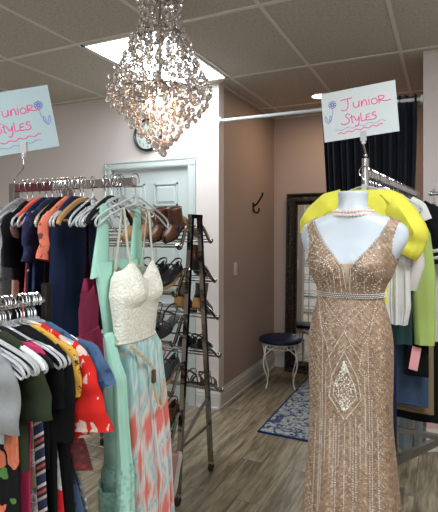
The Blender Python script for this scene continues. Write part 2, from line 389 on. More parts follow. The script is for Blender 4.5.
# shop front wall behind the photographer, with its window
WX0, WX1, WZ0, WZ1 = -2.6, 1.9, .5, 2.4
w = MB(); w.box((X0-.1, Y0-.1, 0), (WX0, Y0, CEIL)); w.box((WX1, Y0-.1, 0), (X1+.1, Y0, CEIL)); w.box((WX0, Y0-.1, 0), (WX1, Y0, WZ0)); w.box((WX0, Y0-.1, WZ1), (WX1, Y0, CEIL))
struct(w.build('wall_front', M['wall_paint'], smooth=False))
w = MB()
for x in (WX0, WX0+1.48, WX0+2.97, WX1-.05): w.box((x, Y0-.08, WZ0), (x+.05, Y0-.02, WZ1))
w.box((WX0, Y0-.08, WZ0), (WX1, Y0-.02, WZ0+.05)); w.box((WX0, Y0-.08, WZ1-.05), (WX1, Y0-.02, WZ1))
win = struct(w.build('window_1', M['white_trim'], smooth=False))
MB().box((WX0, Y0-.055, WZ0), (WX1, Y0-.05, WZ1)).build('pane', plain('window_glass', (1, 1, 1), 0, 0, 1, 1.01), win, smooth=False)
# baseboards: tall moulded profile
def baseboard(name, a, b, nrm):
    a, b, nrm = V(a), V(b), V(nrm)
    prof = [(0, 0), (.022, 0), (.022, .018), (.014, .026), (.014, .105), (.010, .118), (.012, .128), (.005, .145), (0, .17)]
    rings = [[tuple(p + nrm*o + V((0, 0, z))) for o, z in prof] for p in (a, b)]
    struct(MB().loft(rings, True, True).build(name, M['white_trim'], smooth=False))
baseboard('baseboard_left', (DX1+.09, YW, 0), (XA+.022, YW, 0), (0, -1, 0))
baseboard('baseboard_alcove_left', (XA, YW-.022, 0), (XA, YA, 0), (1, 0, 0))
baseboard('baseboard_alcove_back', (XA, YA, 0), (XB, YA, 0), (0, -1, 0))
baseboard('baseboard_far_left', (X0, YW, 0), (DX0-.09, YW, 0), (0, -1, 0))
baseboard('baseboard_right', (XB, YW, 0), (X1, YW, 0), (0, -1, 0))
# ceiling grid
g = MB(); tb = .012; zz = CEIL-.006
gx = [-.27-.64*k for k in range(-4, 8)]; gy = [3.5-1.056*k for k in range(0, 7)]
for x in gx:
    if X0 < x < X1: g.box((x-tb, Y0, zz), (x+tb, YW if not XA < x < XB else YA, CEIL))
for y in gy: g.box((X0, y-tb, zz-.001), (X1, y+tb, CEIL))
g.box((XA, 4.55-tb, zz-.001), (XB, 4.55+tb, CEIL))
for a, b_ in (((X0, YW-.02), (XA, YW)), ((XB, YW-.02), (X1, YW)), ((XA, YA-.02), (XB, YA)), ((XA, YW), (XA+.02, YA))):
    g.box((a[0], a[1], zz-.004), (b_[0], b_[1], CEIL))
struct(g.build('trim_1', M['tbar'], smooth=False))
# fluorescent troffers
def troffer(x, y, lab, light):
    t = thing('ceiling_light', lab, 'ceiling light', (x, y, CEIL-.012))
    a, b_ = .305, .513
    f = MB()
    f.box((-a, -b_, 0), (a, -b_+.02, .01)); f.box((-a, b_-.02, 0), (a, b_, .01)); f.box((-a, -b_, 0), (-a+.02, b_, .01)); f.box((a-.02, -b_, 0), (a, b_, .01))
    f.build('light_frame', M['tbar'], t, False)
    MB().box((-a+.02, -b_+.02, .001), (a-.02, b_-.02, .006)).build('diffuser', M['light_white'], t, False)
    L = bpy.data.lights.new('ceiling_light_lamp', 'AREA'); L.shape = 'RECTANGLE'; L.size = .55; L.size_y = .95; L.energy = light; L.color = (.93, .97, 1.0)
    o = bpy.data.objects.new('ceiling_light_lamp', L); COL.objects.link(o); o.parent = t; o.location = (0, 0, -.003)
gl = 33
troffer(-.27-.64*2-.32, 2.444+.528, 'flat fluorescent ceiling light panel glowing behind the chandelier', 15)
LT = 'fluorescent ceiling light panel over the shop floor '
troffer(-.27-.64*2-.32, 2.444-.528-1.056*2, LT+'left of the photographer', gl)
troffer(-.27+.64+.32, 2.444-1.056-.528, LT+'right of the photographer', gl*1.15)
troffer(-.27-.64*2-.32, 2.444-.528-1.056*4, LT+'behind the photographer towards the left', gl)
troffer(-.27+.64+.32, 2.444-.528-1.056*4, LT+'behind the photographer towards the right', gl)
# recessed warm light in the alcove
t = thing('recessed_light', 'small round recessed warm ceiling light inside the alcove', 'ceiling light', (-1.02, 4.33, CEIL-.012))
MB().lathe([(.075, .012), (.095, .012), (.095, .004), (.088, 0), (.078, .002), (.075, .012)], 32).build('trim_ring', M['white_trim'], t)
MB().lathe([(.0001, .006), (.076, .006)], 32).build('lens', M['warm_lamp'], t)
L = bpy.data.lights.new('recessed_lamp', 'AREA'); L.shape = 'DISK'; L.size = .14; L.energy = 5; L.color = (1, .74, .5)
o = bpy.data.objects.new('recessed_lamp', L); COL.objects.link(o); o.parent = t; o.location = (0, 0, 0)

# door, six panels
d = MB(); d.box((DX0, YW+.02, .005), (DX1, YW+.055, DZ))
def panel(mb, x0, x1, z0, z1, y):
    for a, b_ in (((x0, z0), (x1, z0+.014)), ((x0, z1-.014), (x1, z1)), ((x0, z0), (x0+.014, z1)), ((x1-.014, z0), (x1, z1))):
        mb.box((a[0], y-.018, a[1]), (b_[0], y+.002, b_[1]))
    rings = [[(x0+i, yy, z0+i), (x1-i, yy, z0+i), (x1-i, yy, z1-i), (x0+i, yy, z1-i)] for i, yy in ((.016, y), (.04, y-.016), (.05, y-.016))]
    mb.loft(rings, True, False); n = len(mb.v); mb.f.append((n-4, n-3, n-2, n-1))
wdt = DX1-DX0; cm = (DX0+DX1)/2
for xa, xb in ((DX0+.11, cm-.05), (cm+.05, DX1-.11)):
    for za, zb in ((1.715, 1.915), (.98, 1.60), (.22, .86)): panel(d, xa, xb, za, zb, YW+.02)
door = struct(d.build('door_1', M['door_paint'], smooth=False))
f = MB()
def casing(mb, p, q, wdir):
    prof = [(0, 0), (0, -.016), (.012, -.020), (.05, -.014), (.062, -.020), (.072, -.018), (.072, 0)]
    p, q, wd = V(p), V(q), V(wdir)
    mb.loft([[tuple(P + wd*a + V((0, b_, 0))) for a, b_ in prof] for P in (p, q)], True, True)
casing(f, (DX1+.004, YW, 0), (DX1+.004, YW, DZ+.076), (1, 0, 0)); casing(f, (DX0-.004, YW, 0), (DX0-.004, YW, DZ+.076), (-1, 0, 0))
casing(f, (DX0-.076, YW-.001, DZ+.004), (DX1+.076, YW-.001, DZ+.004), (0, 0, 1))
f.build('door_frame', M['door_paint'], door, False)
k = MB(); k.lathe([(.001, 0), (.03, 0), (.03, .006), (.011, .01), (.011, .03), (.027, .04), (.03, .052), (.02, .066), (.001, .07)], 20, mx=Matrix.Translation((DX0+.07, YW+.02, .95)) @ Matrix.Rotation(PI/2, 4, 'X'))
k.build('door_knob', M['chrome'], door)

# curtain rod
t = thing('curtain_rod', 'white tension curtain rod spanning the alcove opening', 'curtain rod', (XA, YW+.02, 2.415))
MB().tube([(.015, 0, 0), (XB-XA-.015, 0, 0)], .014, 14).build('rod', M['bow'], t)
for x, lab in ((.0, 1), (XB-XA-.018, 1)):
    MB().tube([(x, 0, 0), (x+.018, 0, 0)], .030, 18).build('end_socket', M['bow'], t)
# curtain
cu = MB(); cx0, cx1 = -.845, -.17; NF = 150; rings = []
for i in range(15):
    tt = i/14; z = 2.44 - tt*2.39; ring = []
    x0_ = lerp(cx0, cx0+.06, min(1, tt*2)); x1_ = lerp(cx1, cx1-.08, min(1, tt*1.5)**2)
    for j in range(NF+1):
        u = j/NF; ph = 2*PI*13*u
        amp = .022+.016*min(1, tt*4)
        ring.append((lerp(x0_, x1_, u)+.006*math.sin(ph*.5+tt*2), YW+.028+amp*math.sin(ph)+.008*math.sin(ph*.37+3*tt)+.004, z + (.018*abs(math.sin(ph*.5)) if i == 0 else 0)))
    rings.append(ring)
cu.loft(rings, False)
co = cu.build('curtain', M['curtain']); sm = co.modifiers.new('thickness', 'SOLIDIFY'); sm.thickness = .003
tag(co, 'dark navy gathered curtain hanging from the white rod', 'curtain')

# wall hook
t = thing('coat_hook', 'black iron double coat hook on the alcove left wall', 'hook', (XA, 4.38, 1.735))
MB().box((0, -.018, -.055), (.008, .018, .035), bev=.002).build('back_plate', M['black_metal'], t)
MB().tube(smooth_path([(.005, 0, .0), (.04, .0, .02), (.07, .0, .06), (.095, 0, .10), (.10, 0, .115)]), .010, 8).blob((.10, 0, .12), .012).build('upper_hook', M['black_metal'], t)
MB().tube(smooth_path([(.005, 0, -.03), (.02, 0, -.06), (.045, 0, -.065), (.062, 0, -.045), (.062, 0, -.03)]), .009, 8).blob((.062, 0, -.026), .010).build('lower_hook', M['black_metal'], t)
t = thing('light_switch', 'pale light switch plate on the alcove left wall', 'light switch', (XA, 3.94, 1.15))
MB().box((0, -.035, -.058), (.006, .035, .058), bev=.002).build('plate', M['switch'], t)
MB().box((.004, -.016, -.032), (.010, .016, .032), bev=.002).build('rocker', M['white_trim'], t)
# clock
t = thing('wall_clock', 'round black-rimmed wall clock above the door, partly behind the chandelier', 'clock', (-2.395, YW, 2.35))
R_ = Matrix.Rotation(PI/2, 4, 'X')
MB().lathe([(.126, .010), (.126, .03), (.134, .036), (.145, .028), (.147, 0)], 48, mx=R_).build('rim', M['black_plastic'], t)
MB().lathe([(.0001, .012), (.127, .012)], 48, mx=R_).build('clock_face', M['clock_face'], t)
nm = MB()
for k in range(12):
    a = PI/2-2*PI*(k)/12; r = .10; sz = .013
    s7 = {0: [[(-.6, 1), (-.6, -1)], [(0, 1), (.7, 1), (.7, -1), (0, -1), (0, 1)]], 1: [[(0, 1), (0, -1)]], 2: [[(-.5, .8), (0, 1), (.5, .6), (-.5, -1), (.5, -1)]], 3: [[(-.5, 1), (.5, 1), (0, .1), (.5, -.4), (0, -1), (-.5, -.8)]],
          4: [[(.3, -1), (.3, 1), (-.5, -.2), (.6, -.2)]], 5: [[(.5, 1), (-.4, 1), (-.4, .1), (.4, 0), (.4, -.8), (-.4, -1)]], 6: [[(.4, 1), (-.4, 0), (-.4, -.8), (.4, -.8), (.4, 0), (-.4, 0)]], 7: [[(-.5, 1), (.5, 1), (0, -1)]],
          8: [[(0, 0), (.4, .5), (0, 1), (-.4, .5), (0, 0), (.5, -.5), (0, -1), (-.5, -.5), (0, 0)]], 9: [[(.4, 0), (-.4, 0), (-.4, .8), (.4, .8), (.4, 0), (.2, -1)]],
          10: [[(-.7, 1), (-.7, -1)], [(0, 1), (.7, 1), (.7, -1), (0, -1), (0, 1)]], 11: [[(-.3, 1), (-.3, -1)], [(.3, 1), (.3, -1)]]}[k if k else 0]
    if k == 0: s7 = [[(-.8, 1), (-.8, -1)], [(-.2, .8), (.3, 1), (.7, .6), (-.2, -1), (.7, -1)]]
    for st in s7: nm.tube([(r*math.cos(a)+p*sz, -.0135, r*math.sin(a)+q*sz) for p, q in st], .0017, 5)
nm.build('numerals', M['black_plastic'], t)
MB().tube([(0, -.016, -.01), (.006, -.016, .05)], .003, 6).build('hour_hand', M['black_plastic'], t)
MB().tube([(0, -.019, .02), (-.006, -.019, -.085)], .002, 6).build('minute_hand', M['black_plastic'], t)

# framed floor mirror leaning on the alcove back wall
t = thing('floor_mirror', 'tall mirror in a dark ornate frame against the alcove back wall', 'mirror', (-1.535, YA-.115, 0), 0)
t.rotation_euler = (-.045, 0, 0)
mw, mh, fw = .86, 1.89, .145
prof = [(0, 0), (0, .035), (.012, .045), (.025, .035), (.037, .028), (.07, .034), (.082, .045), (.095, .036), (.108, .02), (.12, .012), (.12, 0)]
f = MB()
def ringframe(x0, x1, z0, z1, prof):
    rg = []
    for o, h in prof: rg.append([(x0+o, -h, z0+o), (x1-o, -h, z0+o), (x1-o, -h, z1-o), (x0+o, -h, z1-o)])
    return rg
f.loft(ringframe(0, mw, 0, mh, prof), True)
fr = f.build('frame', M['mframe'], t, True, 25)
bd = MB()
for off, h in ((.012, .046), (.082, .046), (.112, .02)):
    for k in range(int((mw-2*off)/.022)+1):
        for z in (off, mh-off): bd.octa((off+.022*k, -h, z), .007)
    for k in range(int((mh-2*off)/.022)+1):
        for x in (off, mw-off): bd.octa((x, -h, off+.022*k), .007)
bd.build('beaded_edge', plain('antique_gilt_bead', (.20, .14, .09), .4, .6), fr, kind='stuff')
MB().box((.11, -.010, .11), (mw-.11, -.004, mh-.11)).build('mirror_glass', M['mirror'], t, False)

# stool
t = thing('vanity_stool', 'white wrought iron stool with a round navy padded seat', 'stool', (-1.43, 4.42, 0), .3)
MB().lathe([(.0001, .475), (.12, .474), (.185, .468), (.205, .455), (.208, .44), (.20, .428), (.12, .424), (.0001, .424)], 40).build('seat', M['seat_navy'], t)
MB().tube([(.175*math.cos(2*PI*k/32), .175*math.sin(2*PI*k/32), .418) for k in range(32)], .006, 8, closed=True).tube([(.17*math.cos(2*PI*k/32), .17*math.sin(2*PI*k/32), .375) for k in range(32)], .005, 8, closed=True).build('seat_ring', M['white_metal'], t)
sc_ = MB()
for k in range(16):
    a = 2*PI*k/16
    pts = [(0.172*math.cos(a+q), .172*math.sin(a+q), z) for q, z in ((-.15, .38), (-.16, .405), (-.04, .412), (.0, .395), (-.06, .388), (.1, .38), (.17, .39), (.16, .412))]
    sc_.tube(smooth_path(pts, 3), .0028, 5)
sc_.build('scrollwork', M['white_metal'], t)
for k in range(4):
    a = PI/4+PI/2*k; lg = MB()
    pr = [(.175, .415), (.195, .37), (.215, .30), (.222, .24), (.205, .17), (.175, .10), (.172, .05), (.185, .01), (.195, .0)]
    lg.tube([(r*math.cos(a), r*math.sin(a), z+.008) for r, z in [(q[0], q[2]) for q in smooth_path([(r, 0, z) for r, z in pr])]], .007, 8)
    lg.build('leg', M['white_metal'], t)
    a2 = a+PI/2; P, Q = V((.213*math.cos(a), .213*math.sin(a), .28)), V((.213*math.cos(a2), .213*math.sin(a2), .28))
    mid = (P+Q)/2
    ar = [P, P*.85+mid*.15+V((0, 0, .06)), mid*1.15+V((0, 0, .10)), Q*.85+mid*.15+V((0, 0, .06)), Q]
    MB().tube(smooth_path(ar), .0055, 8).build('arch_brace', M['white_metal'], t)

# rug
t = thing('runner_rug', 'blue and cream patterned runner rug on the alcove floor', 'rug', (-1.25, 3.31, .0))
MB().box((.012, .012, .001), (.888, 1.44, .010)).build('pile', M['rug'], t, False)
r_ = MB()
for a, b_ in (((0, 0), (.9, .013)), ((0, 1.44), (.9, 1.453)), ((0, 0), (.013, 1.453)), ((.887, 0), (.9, 1.453))): r_.box((a[0], a[1], .001), (b_[0], b_[1], .012))
r_.build('border', M['rug_edge'], t, False)

# ------------------------------------------------------------------ chandelier
cc = cam2w((160-219)/476*2.3, 2.3)
ch = thing('chandelier', 'crystal chandelier with lit bulbs hanging from the ceiling grid', 'chandelier', (cc.x, cc.y, 0))
k_ = 2.3/476
prof = [(-14, 12), (0, 22), (14, 19), (26, 22), (36, 26), (48, 31), (60, 35), (72, 42), (84, 48), (95, 51), (104, 46), (113, 39), (122, 31), (131, 23), (139, 14), (147, 7), (153, 2)]
PZ = [(H+(230-y)*k_, r*k_) for y, r in prof]
def rad(z):
    for (za, ra), (zb, rb) in zip(PZ, PZ[1:]):
        if zb <= z <= za: return lerp(ra, rb, (za-z)/(za-zb))
    return .02
m_ = MB(); m_.lathe([(.0001, CEIL), (.06, CEIL), (.062, CEIL-.012), (.03, CEIL-.03), (.0001, CEIL-.032)], 24)
m_.build('canopy', M['chrome'], ch)
m_ = MB(); m_.tube([(0, 0, CEIL-.02), (0, 0, 2.17)], .007, 8)
for z in (2.42, 2.31): m_.blob((0, 0, z), .022, 10, 6)
m_.lathe([(.0001, 2.15), (.035, 2.155), (.05, 2.19), (.03, 2.215), (.0001, 2.22)], 16)
m_.build('stem', M['chrome'], ch)
m_ = MB()
for z in (2.64, 2.44, 2.16):
    r = rad(z)*(.85 if z > 2.3 else .8); m_.tube([(r*math.cos(2*PI*k/24), r*math.sin(2*PI*k/24), z) for k in range(24)], .004, 6, closed=True)
    for k in range(6): a = PI*k/3; m_.tube([(0, 0, z), (r*math.cos(a), r*math.sin(a), z)], .0025, 5)
for k in range(18):
    a = 2*PI*k/18+.1
    m_.tube([(rad(z)*.88*math.cos(a), rad(z)*.88*math.sin(a), z) for z in [lerp(2.66, 2.0, i/12) for i in range(13)]], .0014, 4)
m_.build('wire_frame', M['dark_chrome'], ch)
for k in range(4):
    a = PI/2*k+.5; c0 = (.055*math.cos(a), .055*math.sin(a), 0)
    a_ = MB().tube(smooth_path([(0, 0, 2.18), (.03*math.cos(a), .03*math.sin(a), 2.16), (c0[0], c0[1], 2.15), (c0[0], c0[1], 2.17)]), .004, 6)
    a_.lathe([(.012, 2.135), (.012, 2.17)], 10, (c0[0], c0[1], 0)); ar = a_.build('arm', M['chrome'], ch)
    MB().lathe([(.009, 2.135), (.015, 2.115), (.017, 2.098), (.011, 2.08), (.0005, 2.068)], 12, (c0[0], c0[1], 0)).build('bulb', M['bulb'], ar)
L = bpy.data.lights.new('bulb_light', 'POINT'); L.energy = .8; L.color = (1, .66, .42); L.shadow_soft_size = .06
o = bpy.data.objects.new('bulb_light', L); COL.objects.link(o); o.parent = ch; o.location = (0, 0, 2.03)
crys = []
for layer, (fr_, nstr) in enumerate(((1.0, 30), (.74, 14))):
    for k in range(nstr):
        a0 = 2*PI*k/nstr + layer*.3; z = 2.66 - random.random()*.03
        while z > 1.875:
            r = rad(z)*fr_
            if z < 2.45 or fr_ == 1:
                if not (fr_ < 1 and 1.93 < z < 2.10 and r < .12):
                    dens = r*2*PI/nstr
                    if random.random() < min(1, .26+dens/.065):
                        crys.append((r*math.cos(a0+random.uniform(-.1, .1)), r*math.sin(a0+random.uniform(-.1, .1)), z+random.uniform(-.01, .01), random.uniform(.009, .0155)))
            z -= .026+.010*random.random()
for z, r in ((1.90, .014), (1.885, .012), (1.868, .019)): crys.append((random.uniform(-.004, .004)+.02, 0, z, r))
# camera-side ones first
cd = V((-cc.x, -cc.y, 0)).normalized()
crys.sort(key=lambda c: -(c[0]*cd.x+c[1]*cd.y)-c[3]*8)
protos = []
def crystal_mesh(mb, c, r, rot, kind):
    if kind == 0: pr = [(.0004, -r), (r*.62, -r*.72), (r, 0), (r*.62, r*.72), (.0004, r)]
    else: pr = [(.0004, -r*1.1), (r*.6, -r*.95), (r*.92, -r*.35), (r*.6, r*.5), (.0004, r*1.5)]
    mb.lathe(pr, 7, mx=Matrix.Translation(c) @ Matrix.Rotation(rot, 4, 'Z'))
for k in (0, 1):
    mb = MB(); crystal_mesh(mb, (0, 0, 0), 1, 0, k); protos.append(mb.build('crystal_drop', M['crystal'], ch, False))
for i, (x, y, z, r) in enumerate(crys[:100]):
    p = protos[i % 2]; c = p if i < 2 else p.copy()
    if i >= 2: COL.objects.link(c)
    c.parent = ch; c.location = (x, y, z); c.scale = (r, r, r); c.rotation_euler = (random.uniform(-.3, .3), 0, random.random()*6)
mb = MB()
for x, y, z, r in crys[100:]: crystal_mesh(mb, (x, y, z), r, random.random()*6, random.randint(0, 1))
mb.build('crystal_drops', M['crystal'], ch, False, kind='stuff')

# ------------------------------------------------------------------ hangers
def hanger(name, label, cat, bodymat, hookmat, style):
    t = thing(name, label, cat)
    h = smooth_path([(.019, 0, -.016), (.021, 0, 0), (.015, 0, .014), (0, 0, .021), (-.015, 0, .014), (-.021, 0, 0), (-.018, 0, -.014), (-.006, 0, -.028), (0, 0, -.04), (0, 0, -.066)], 3)
    b = MB()
    if style == 'clear':
        out = [(0, 0, -.062), (.03, 0, -.068), (.09, 0, -.092), (.16, 0, -.120), (.20, 0, -.142), (.212, 0, -.160), (.205, 0, -.172), (.192, 0, -.165), (.15, 0, -.138), (.08, 0, -.110), (.02, 0, -.094), (0, 0, -.092)]
        path = smooth_path(out + [(-x, y, z) for x, y, z in reversed(out[1:-1])], 2)
        b.tube(path, .0034, 6, closed=True, flat=1.4, up=(0, 1, 0))
        b.box((-.010, -.005, -.094), (.010, .005, -.055)); b.tube(arc(.10, -.118, .016, PI, 2*PI, 6), .003, 5); b.tube(arc(-.10, -.118, .016, PI, 2*PI, 6), .003, 5)
    else:
        pth = smooth_path([(-.205, 0, -.165), (-.19, 0, -.142), (-.12, 0, -.105), (-.05, 0, -.076), (0, 0, -.068), (.05, 0, -.076), (.12, 0, -.105), (.19, 0, -.142), (.205, 0, -.165)], 3)
        b.tube(pth, [.007+.005*abs(math.sin(PI*i/(len(pth)-1)))*0+.004 for i in range(len(pth))], 8, flat=.7, up=(0, 1, 0))
        if style == 'wood': b.tube([(-.17, 0, -.15), (.17, 0, -.15)], .005, 6)
    b.build('hanger_body', bodymat, t)
    MB().tube(h, .0019, 6).build('hook', hookmat, t)
    return t
protoH = {}
used = set()
def put_hanger(style, p, rz, group, label):
    if style not in protoH:
        bm_, hm = {'clear': (M['clear_plastic'], M['chrome']), 'white': (M['white_plastic'], M['chrome']), 'black': (M['black_velvet'], M['chrome']), 'wood': (M['wood_hanger'], M['chrome'])}[style]
        protoH[style] = hanger('clothes_hanger', label, 'hanger', bm_, hm, style); o = protoH[style]
        o.location = p; o.rotation_euler = (0, 0, rz); o['group'] = group
        return o
    return dup(protoH[style], p, rz, label, group)

# ------------------------------------------------------------------ garments
def body_rings(rows, fold=4, seed=0, dip=0., gap=None, n=56, hemwave=.0, xoff=0):
    rnd = random.Random(seed); p1, p2, p3 = [rnd.random()*6.28 for _ in range(3)]
    rr = interp(rows, 7); rings = []; ztop = rows[0][0]; zbot = rows[-1][0]
    for (z, w, t, A) in rr:
        v = (ztop-z)/(ztop-zbot+1e-9); ring = []
        for k in range(n):
            if gap:
                ga = gap(z); de = math.asin(min(.9, ga/w))*.9 + .02
                th = -PI/2 + de + (2*PI-2*de)*k/(n-1)
            else: th = -PI/2 + 2*PI*k/n
            c, s = math.cos(th), math.sin(th)
            x = w*math.copysign(abs(c)**.85, c); q = x/max(w, .01)
            y = t*math.copysign(abs(s)**.7, s)
            y += A*(math.sin(fold*2.2*q+p1+v*1.2)+.55*math.sin(fold*4.1*q+p2-v)+.3*math.sin(fold*7.3*q+p3))
            y += .3*A*math.sin(9*v+p2+2*q)
            zz_ = z
            if s < 0 and dip and v < .4: zz_ -= dip*math.exp(-(x/(.075))**2)*max(0, 1-v/.4)
            if v > .8: zz_ += hemwave*math.sin(fold*2.2*q+p1)*(v-.8)*5
            ring.append((x+xoff*v, y, zz_))
        rings.append(ring)
    return rings
def sleeve_rings(st, seed=0, A=.004, n=20):
    rnd = random.Random(seed+5); ph = rnd.random()*6
    rr = interp(st, 5); rings = []
    for i, (x, z, w, t, y0) in enumerate(rr):
        a = rr[max(i-1, 0)]; b = rr[min(i+1, len(rr)-1)]
        d = V((b[0]-a[0], 0, b[1]-a[1])); d.normalize(); pr = V((d.z, 0, -d.x))
        ring = []
        for k in range(n):
            th = 2*PI*k/n; f = 1+.12*math.sin(3*th+ph+i*.15)+.10*math.sin(7*th+i*.2)
            q = V((x, y0, z)) + pr*(w*math.cos(th)) + V((0, 1, 0))*(t*math.sin(th)*f + A*math.sin(i*.8+ph))
            ring.append(tuple(q))
        rings.append(ring)
    return rings
def garment(name, label, cat, m, base, rz, rows, sleeves=(), group=None, **kw):
    """base: point where the hanger sits on the rail"""
    b = MB(); b.loft(body_rings(rows, **kw), not kw.get('gap'))
    t = None
    o = b.build(name, m, None); o.location = V(base)+V((0, 0, .014)); o.rotation_euler = (0, 0, rz); tag(o, label, cat, group)
    for i, s in enumerate(sleeves):
        sb = MB(); sb.loft(sleeve_rings(s, kw.get('seed', 0)+i)); sb.build('sleeve', m, o)
    return o
def mir(st): return [(-x, z, w, t, y) for x, z, w, t, y in st]
# ---- standard shapes (local: z measured down from the rail)
def tee_rows(L=.62, w=.20, A=.003, flare=0., t=.011, sh=.2):
    return [(-.078, .07, .012, 0), (-.105, .13, .012, 0), (-.150, sh, .012, .001), (-.23, w-.01, t+.002, A*.6), (-.36, w, t, A), (-(.08+L*.7), w+flare*.5, t, A*1.5), (-(.08+L), w+flare, t, A*2)]
def short_sleeve(l=.17, out=.07, w0=.075, w1=.085, t=.012, x0=.17):
    return [(x0, -.165, w0*.7, t, 0), (x0+.03, -.20, w0*.9, t+.003, 0), (x0+out*.7, -.22-l*.4, w1*.9, t+.006, 0), (x0+out, -.22-l, w1, t+.004, 0)]
def long_sleeve(l=.5, out=.045, t=.014, w=.05, x0=.185):
    return [(x0-.01, -.16, w*.7, t, 0), (x0+.012, -.20, w, t, 0), (x0+out*.7, -.20-l*.4, w, t+.003, -.004), (x0+out, -.20-l, w*.75, t, -.006)]

# ------------------------------------------------------------------ BACK-LEFT RACK  (rail runs left-right)
RZ = 1.70; RY = 1.43; xr0, xr1 = -1.60, -1.03
t = thing('garment_rack', 'chrome and maroon clothes rack carrying the long dresses and the left sign', 'clothing rack', (-1.31, RY, 0))
def loc(x, y=RY, z=0): return (x+1.31, y-RY, z)
MB().box(loc(xr0-.02, RY-.011, RZ-.042), loc(xr1+.02, RY+.011, RZ-.010), bev=.003).build('rail', M['chrome'], t, False)
MB().box(loc(xr0-.021, RY-.0125, RZ-.043), loc(xr0+.20, RY+.0125, RZ-.0112), bev=.003).build('painted_rail_sleeve', M['maroon'], t, False, label='maroon painted end of the rail')
for x, dx, nmz in ((xr0-.02, 0, 'l'), (xr1-.30, 0, 'r')):
    MB().box(loc(x-.016, RY-.016, .10), loc(x+.016, RY+.016, RZ-.008 if x < -1.5 else RZ-.043), bev=.003).build('upright', M['dark_chrome'], t, False)
    MB().box(loc(x-.016, RY-.26, .07), loc(x+.016, RY+.26, .10), bev=.003).build('foot_bar', M['dark_chrome'], t, False)
    for y in (RY-.24, RY+.24):
        MB().lathe([(.001, -.012), (.026, -.012), (.03, 0), (.026, .012), (.001, .012)], 16, mx=Matrix.Translation(loc(x, y, .031)) @ Matrix.Rotation(PI/2, 4, 'Y')).build('caster', M['black_rubber'], t)
MB().box(loc(xr0-.02, RY-.012, .20), loc(xr1-.30, RY+.012, .225), bev=.003).build('lower_rail', M['dark_chrome'], t, False)
RB = PI/2
GB = 'hangers on the back left rack'
LBL = 'clear plastic clothes hanger hooked over the back left rail'
# garments: hanging at X positions, front to the right
base = lambda x, dz=0, dy=0: (x, RY+dy, RZ-.010+dz)
RG = RB+.27
H_ = -.018   # garments sit a little lower than rail point
def hangers_for(x, style='clear', dy=0, lab=None, grp=None):
    put_hanger(style, (x, RY+dy, RZ-.010-.006), (RB if x > -1.09 else RG)+random.uniform(-.06, .06), grp or GB, lab or LBL)
# 1 maxi dress with cream lace bodice
xg = -1.0
dress = thing('maxi_dress', 'maxi dress with cream lace bodice and coral and aqua chevron skirt', 'dress', (-1.01, RY, RZ-.01), RB+.03)
bd_ = MB(); n = 56
rows = [(-.335, .114, .030, 0), (-.36, .123, .050, .001), (-.42, .129, .058, .001), (-.50, .117, .044, .001), (-.58, .111, .035, .001)]
rg = body_rings(rows, fold=1.5, seed=3, n=n)
for i, ring in enumerate(rg):                     # sweetheart neckline: two cups
    v = i/(len(rg)-1)
    for j, (x, y, z) in enumerate(ring):
        if v < .6:
            up = (.035*math.exp(-((abs(x)-.066)/.035)**2) - .022*math.exp(-(x/.022)**2))*(1-v/.6)
            bulge = -.022*math.exp(-((abs(x)-.062)/.04)**2)*math.exp(-((z+.41)/.05)**2) if y < 0 else 0
            ring[j] = (x, y+bulge, z+up*(1 if y < 0 else .4))
bd_.loft(rg, True); bodice = bd_.build('bodice', M['white_lace'], dress)
sk = [(-.575, .112, .036, .001), (-.62, .114, .042, .006), (-.80, .116, .048, .009), (-1.1, .124, .052, .011), (-1.35, .132, .055, .012), (-1.56, .138, .055, .012)]
MB().loft([[(a+.022*min(1, i/6), b_, c_) for a, b_, c_ in r_] for i, r_ in enumerate(body_rings(sk, fold=5, seed=8, n=110, xoff=.10))]).build('skirt', M['ikat'], dress)
for sx in (-1, 1):
    MB().tube(smooth_path([(sx*.072, -.03, -.32), (sx*.078, -.018, -.24), (sx*.080, -.004, -.115), (sx*.082, .012, -.2), (sx*.085, .028, -.335)]), .006, 6, flat=.35).build('strap', M['cream'], dress)
MB().tube([(.119*math.cos(2*PI*k/40), .04*math.sin(2*PI*k/40), -.578) for k in range(40)], .004, 6, closed=True).build('waist_piping', M['cream'], dress)
bl = MB(); pth = smooth_path([(-.10, -.045, -.585), (-.05, -.060, -.63), (-.005, -.07, -.675), (.0, -.072, -.72), (.015, -.08, -.80), (.04, -.083, -.835), (.065, -.08, -.81), (.075, -.075, -.74)], 8)
for ph in (0, PI):
    bl.tube([(p.x+.004*math.sin(i*1.1+ph), p.y, p.z+.004*math.cos(i*1.1+ph)) for i, p in enumerate(pth)], .0035, 6)
belt = bl.build('rope_belt', M['rope'], dress)
MB().box((-.007, -.083, -.735), (.007, -.068, -.685), bev=.003).build('belt_slider', M['leather_brown'], belt, False)
hangers_for(-1.01)
# 2 mint dress
mt = thing('mint_dress', 'long mint green sleeveless dress with lace-edged tiers, behind the cream lace bodice', 'dress', (-1.075, RY, RZ-.01), RB+.08)
rows = [(-.30, .155, .022, .001), (-.36, .155, .026, .001), (-.50, .140, .026, .002), (-.62, .128, .028, .003), (-.635, .128, .03, .004), (-.80, .140, .045, .008), (-1.05, .158, .06, .010), (-1.20, .17, .065, .012)]
MB().loft(body_rings(rows, fold=3, seed=2, n=70, hemwave=.02, xoff=.125)).build('dress_body', M['mint'], mt)
rows = [(-1.03, .160, .062, .008), (-1.13, .175, .068, .012)]
MB().loft([[(a+.105, b_, c_) for a, b_, c_ in rr_] for rr_ in body_rings(rows, fold=3, seed=2, n=60, hemwave=.03)]).build('lace_band', M['mint_lace'], mt)
rows = [(-1.10, .11, .05, .008), (-1.3, .125, .055, .010), (-1.50, .125, .055, .012)]
MB().loft(body_rings(rows, fold=4, seed=6, n=60, hemwave=.03, xoff=.05)).build('underskirt', M['mint_lace'], mt)
dp = MB(); rg = []
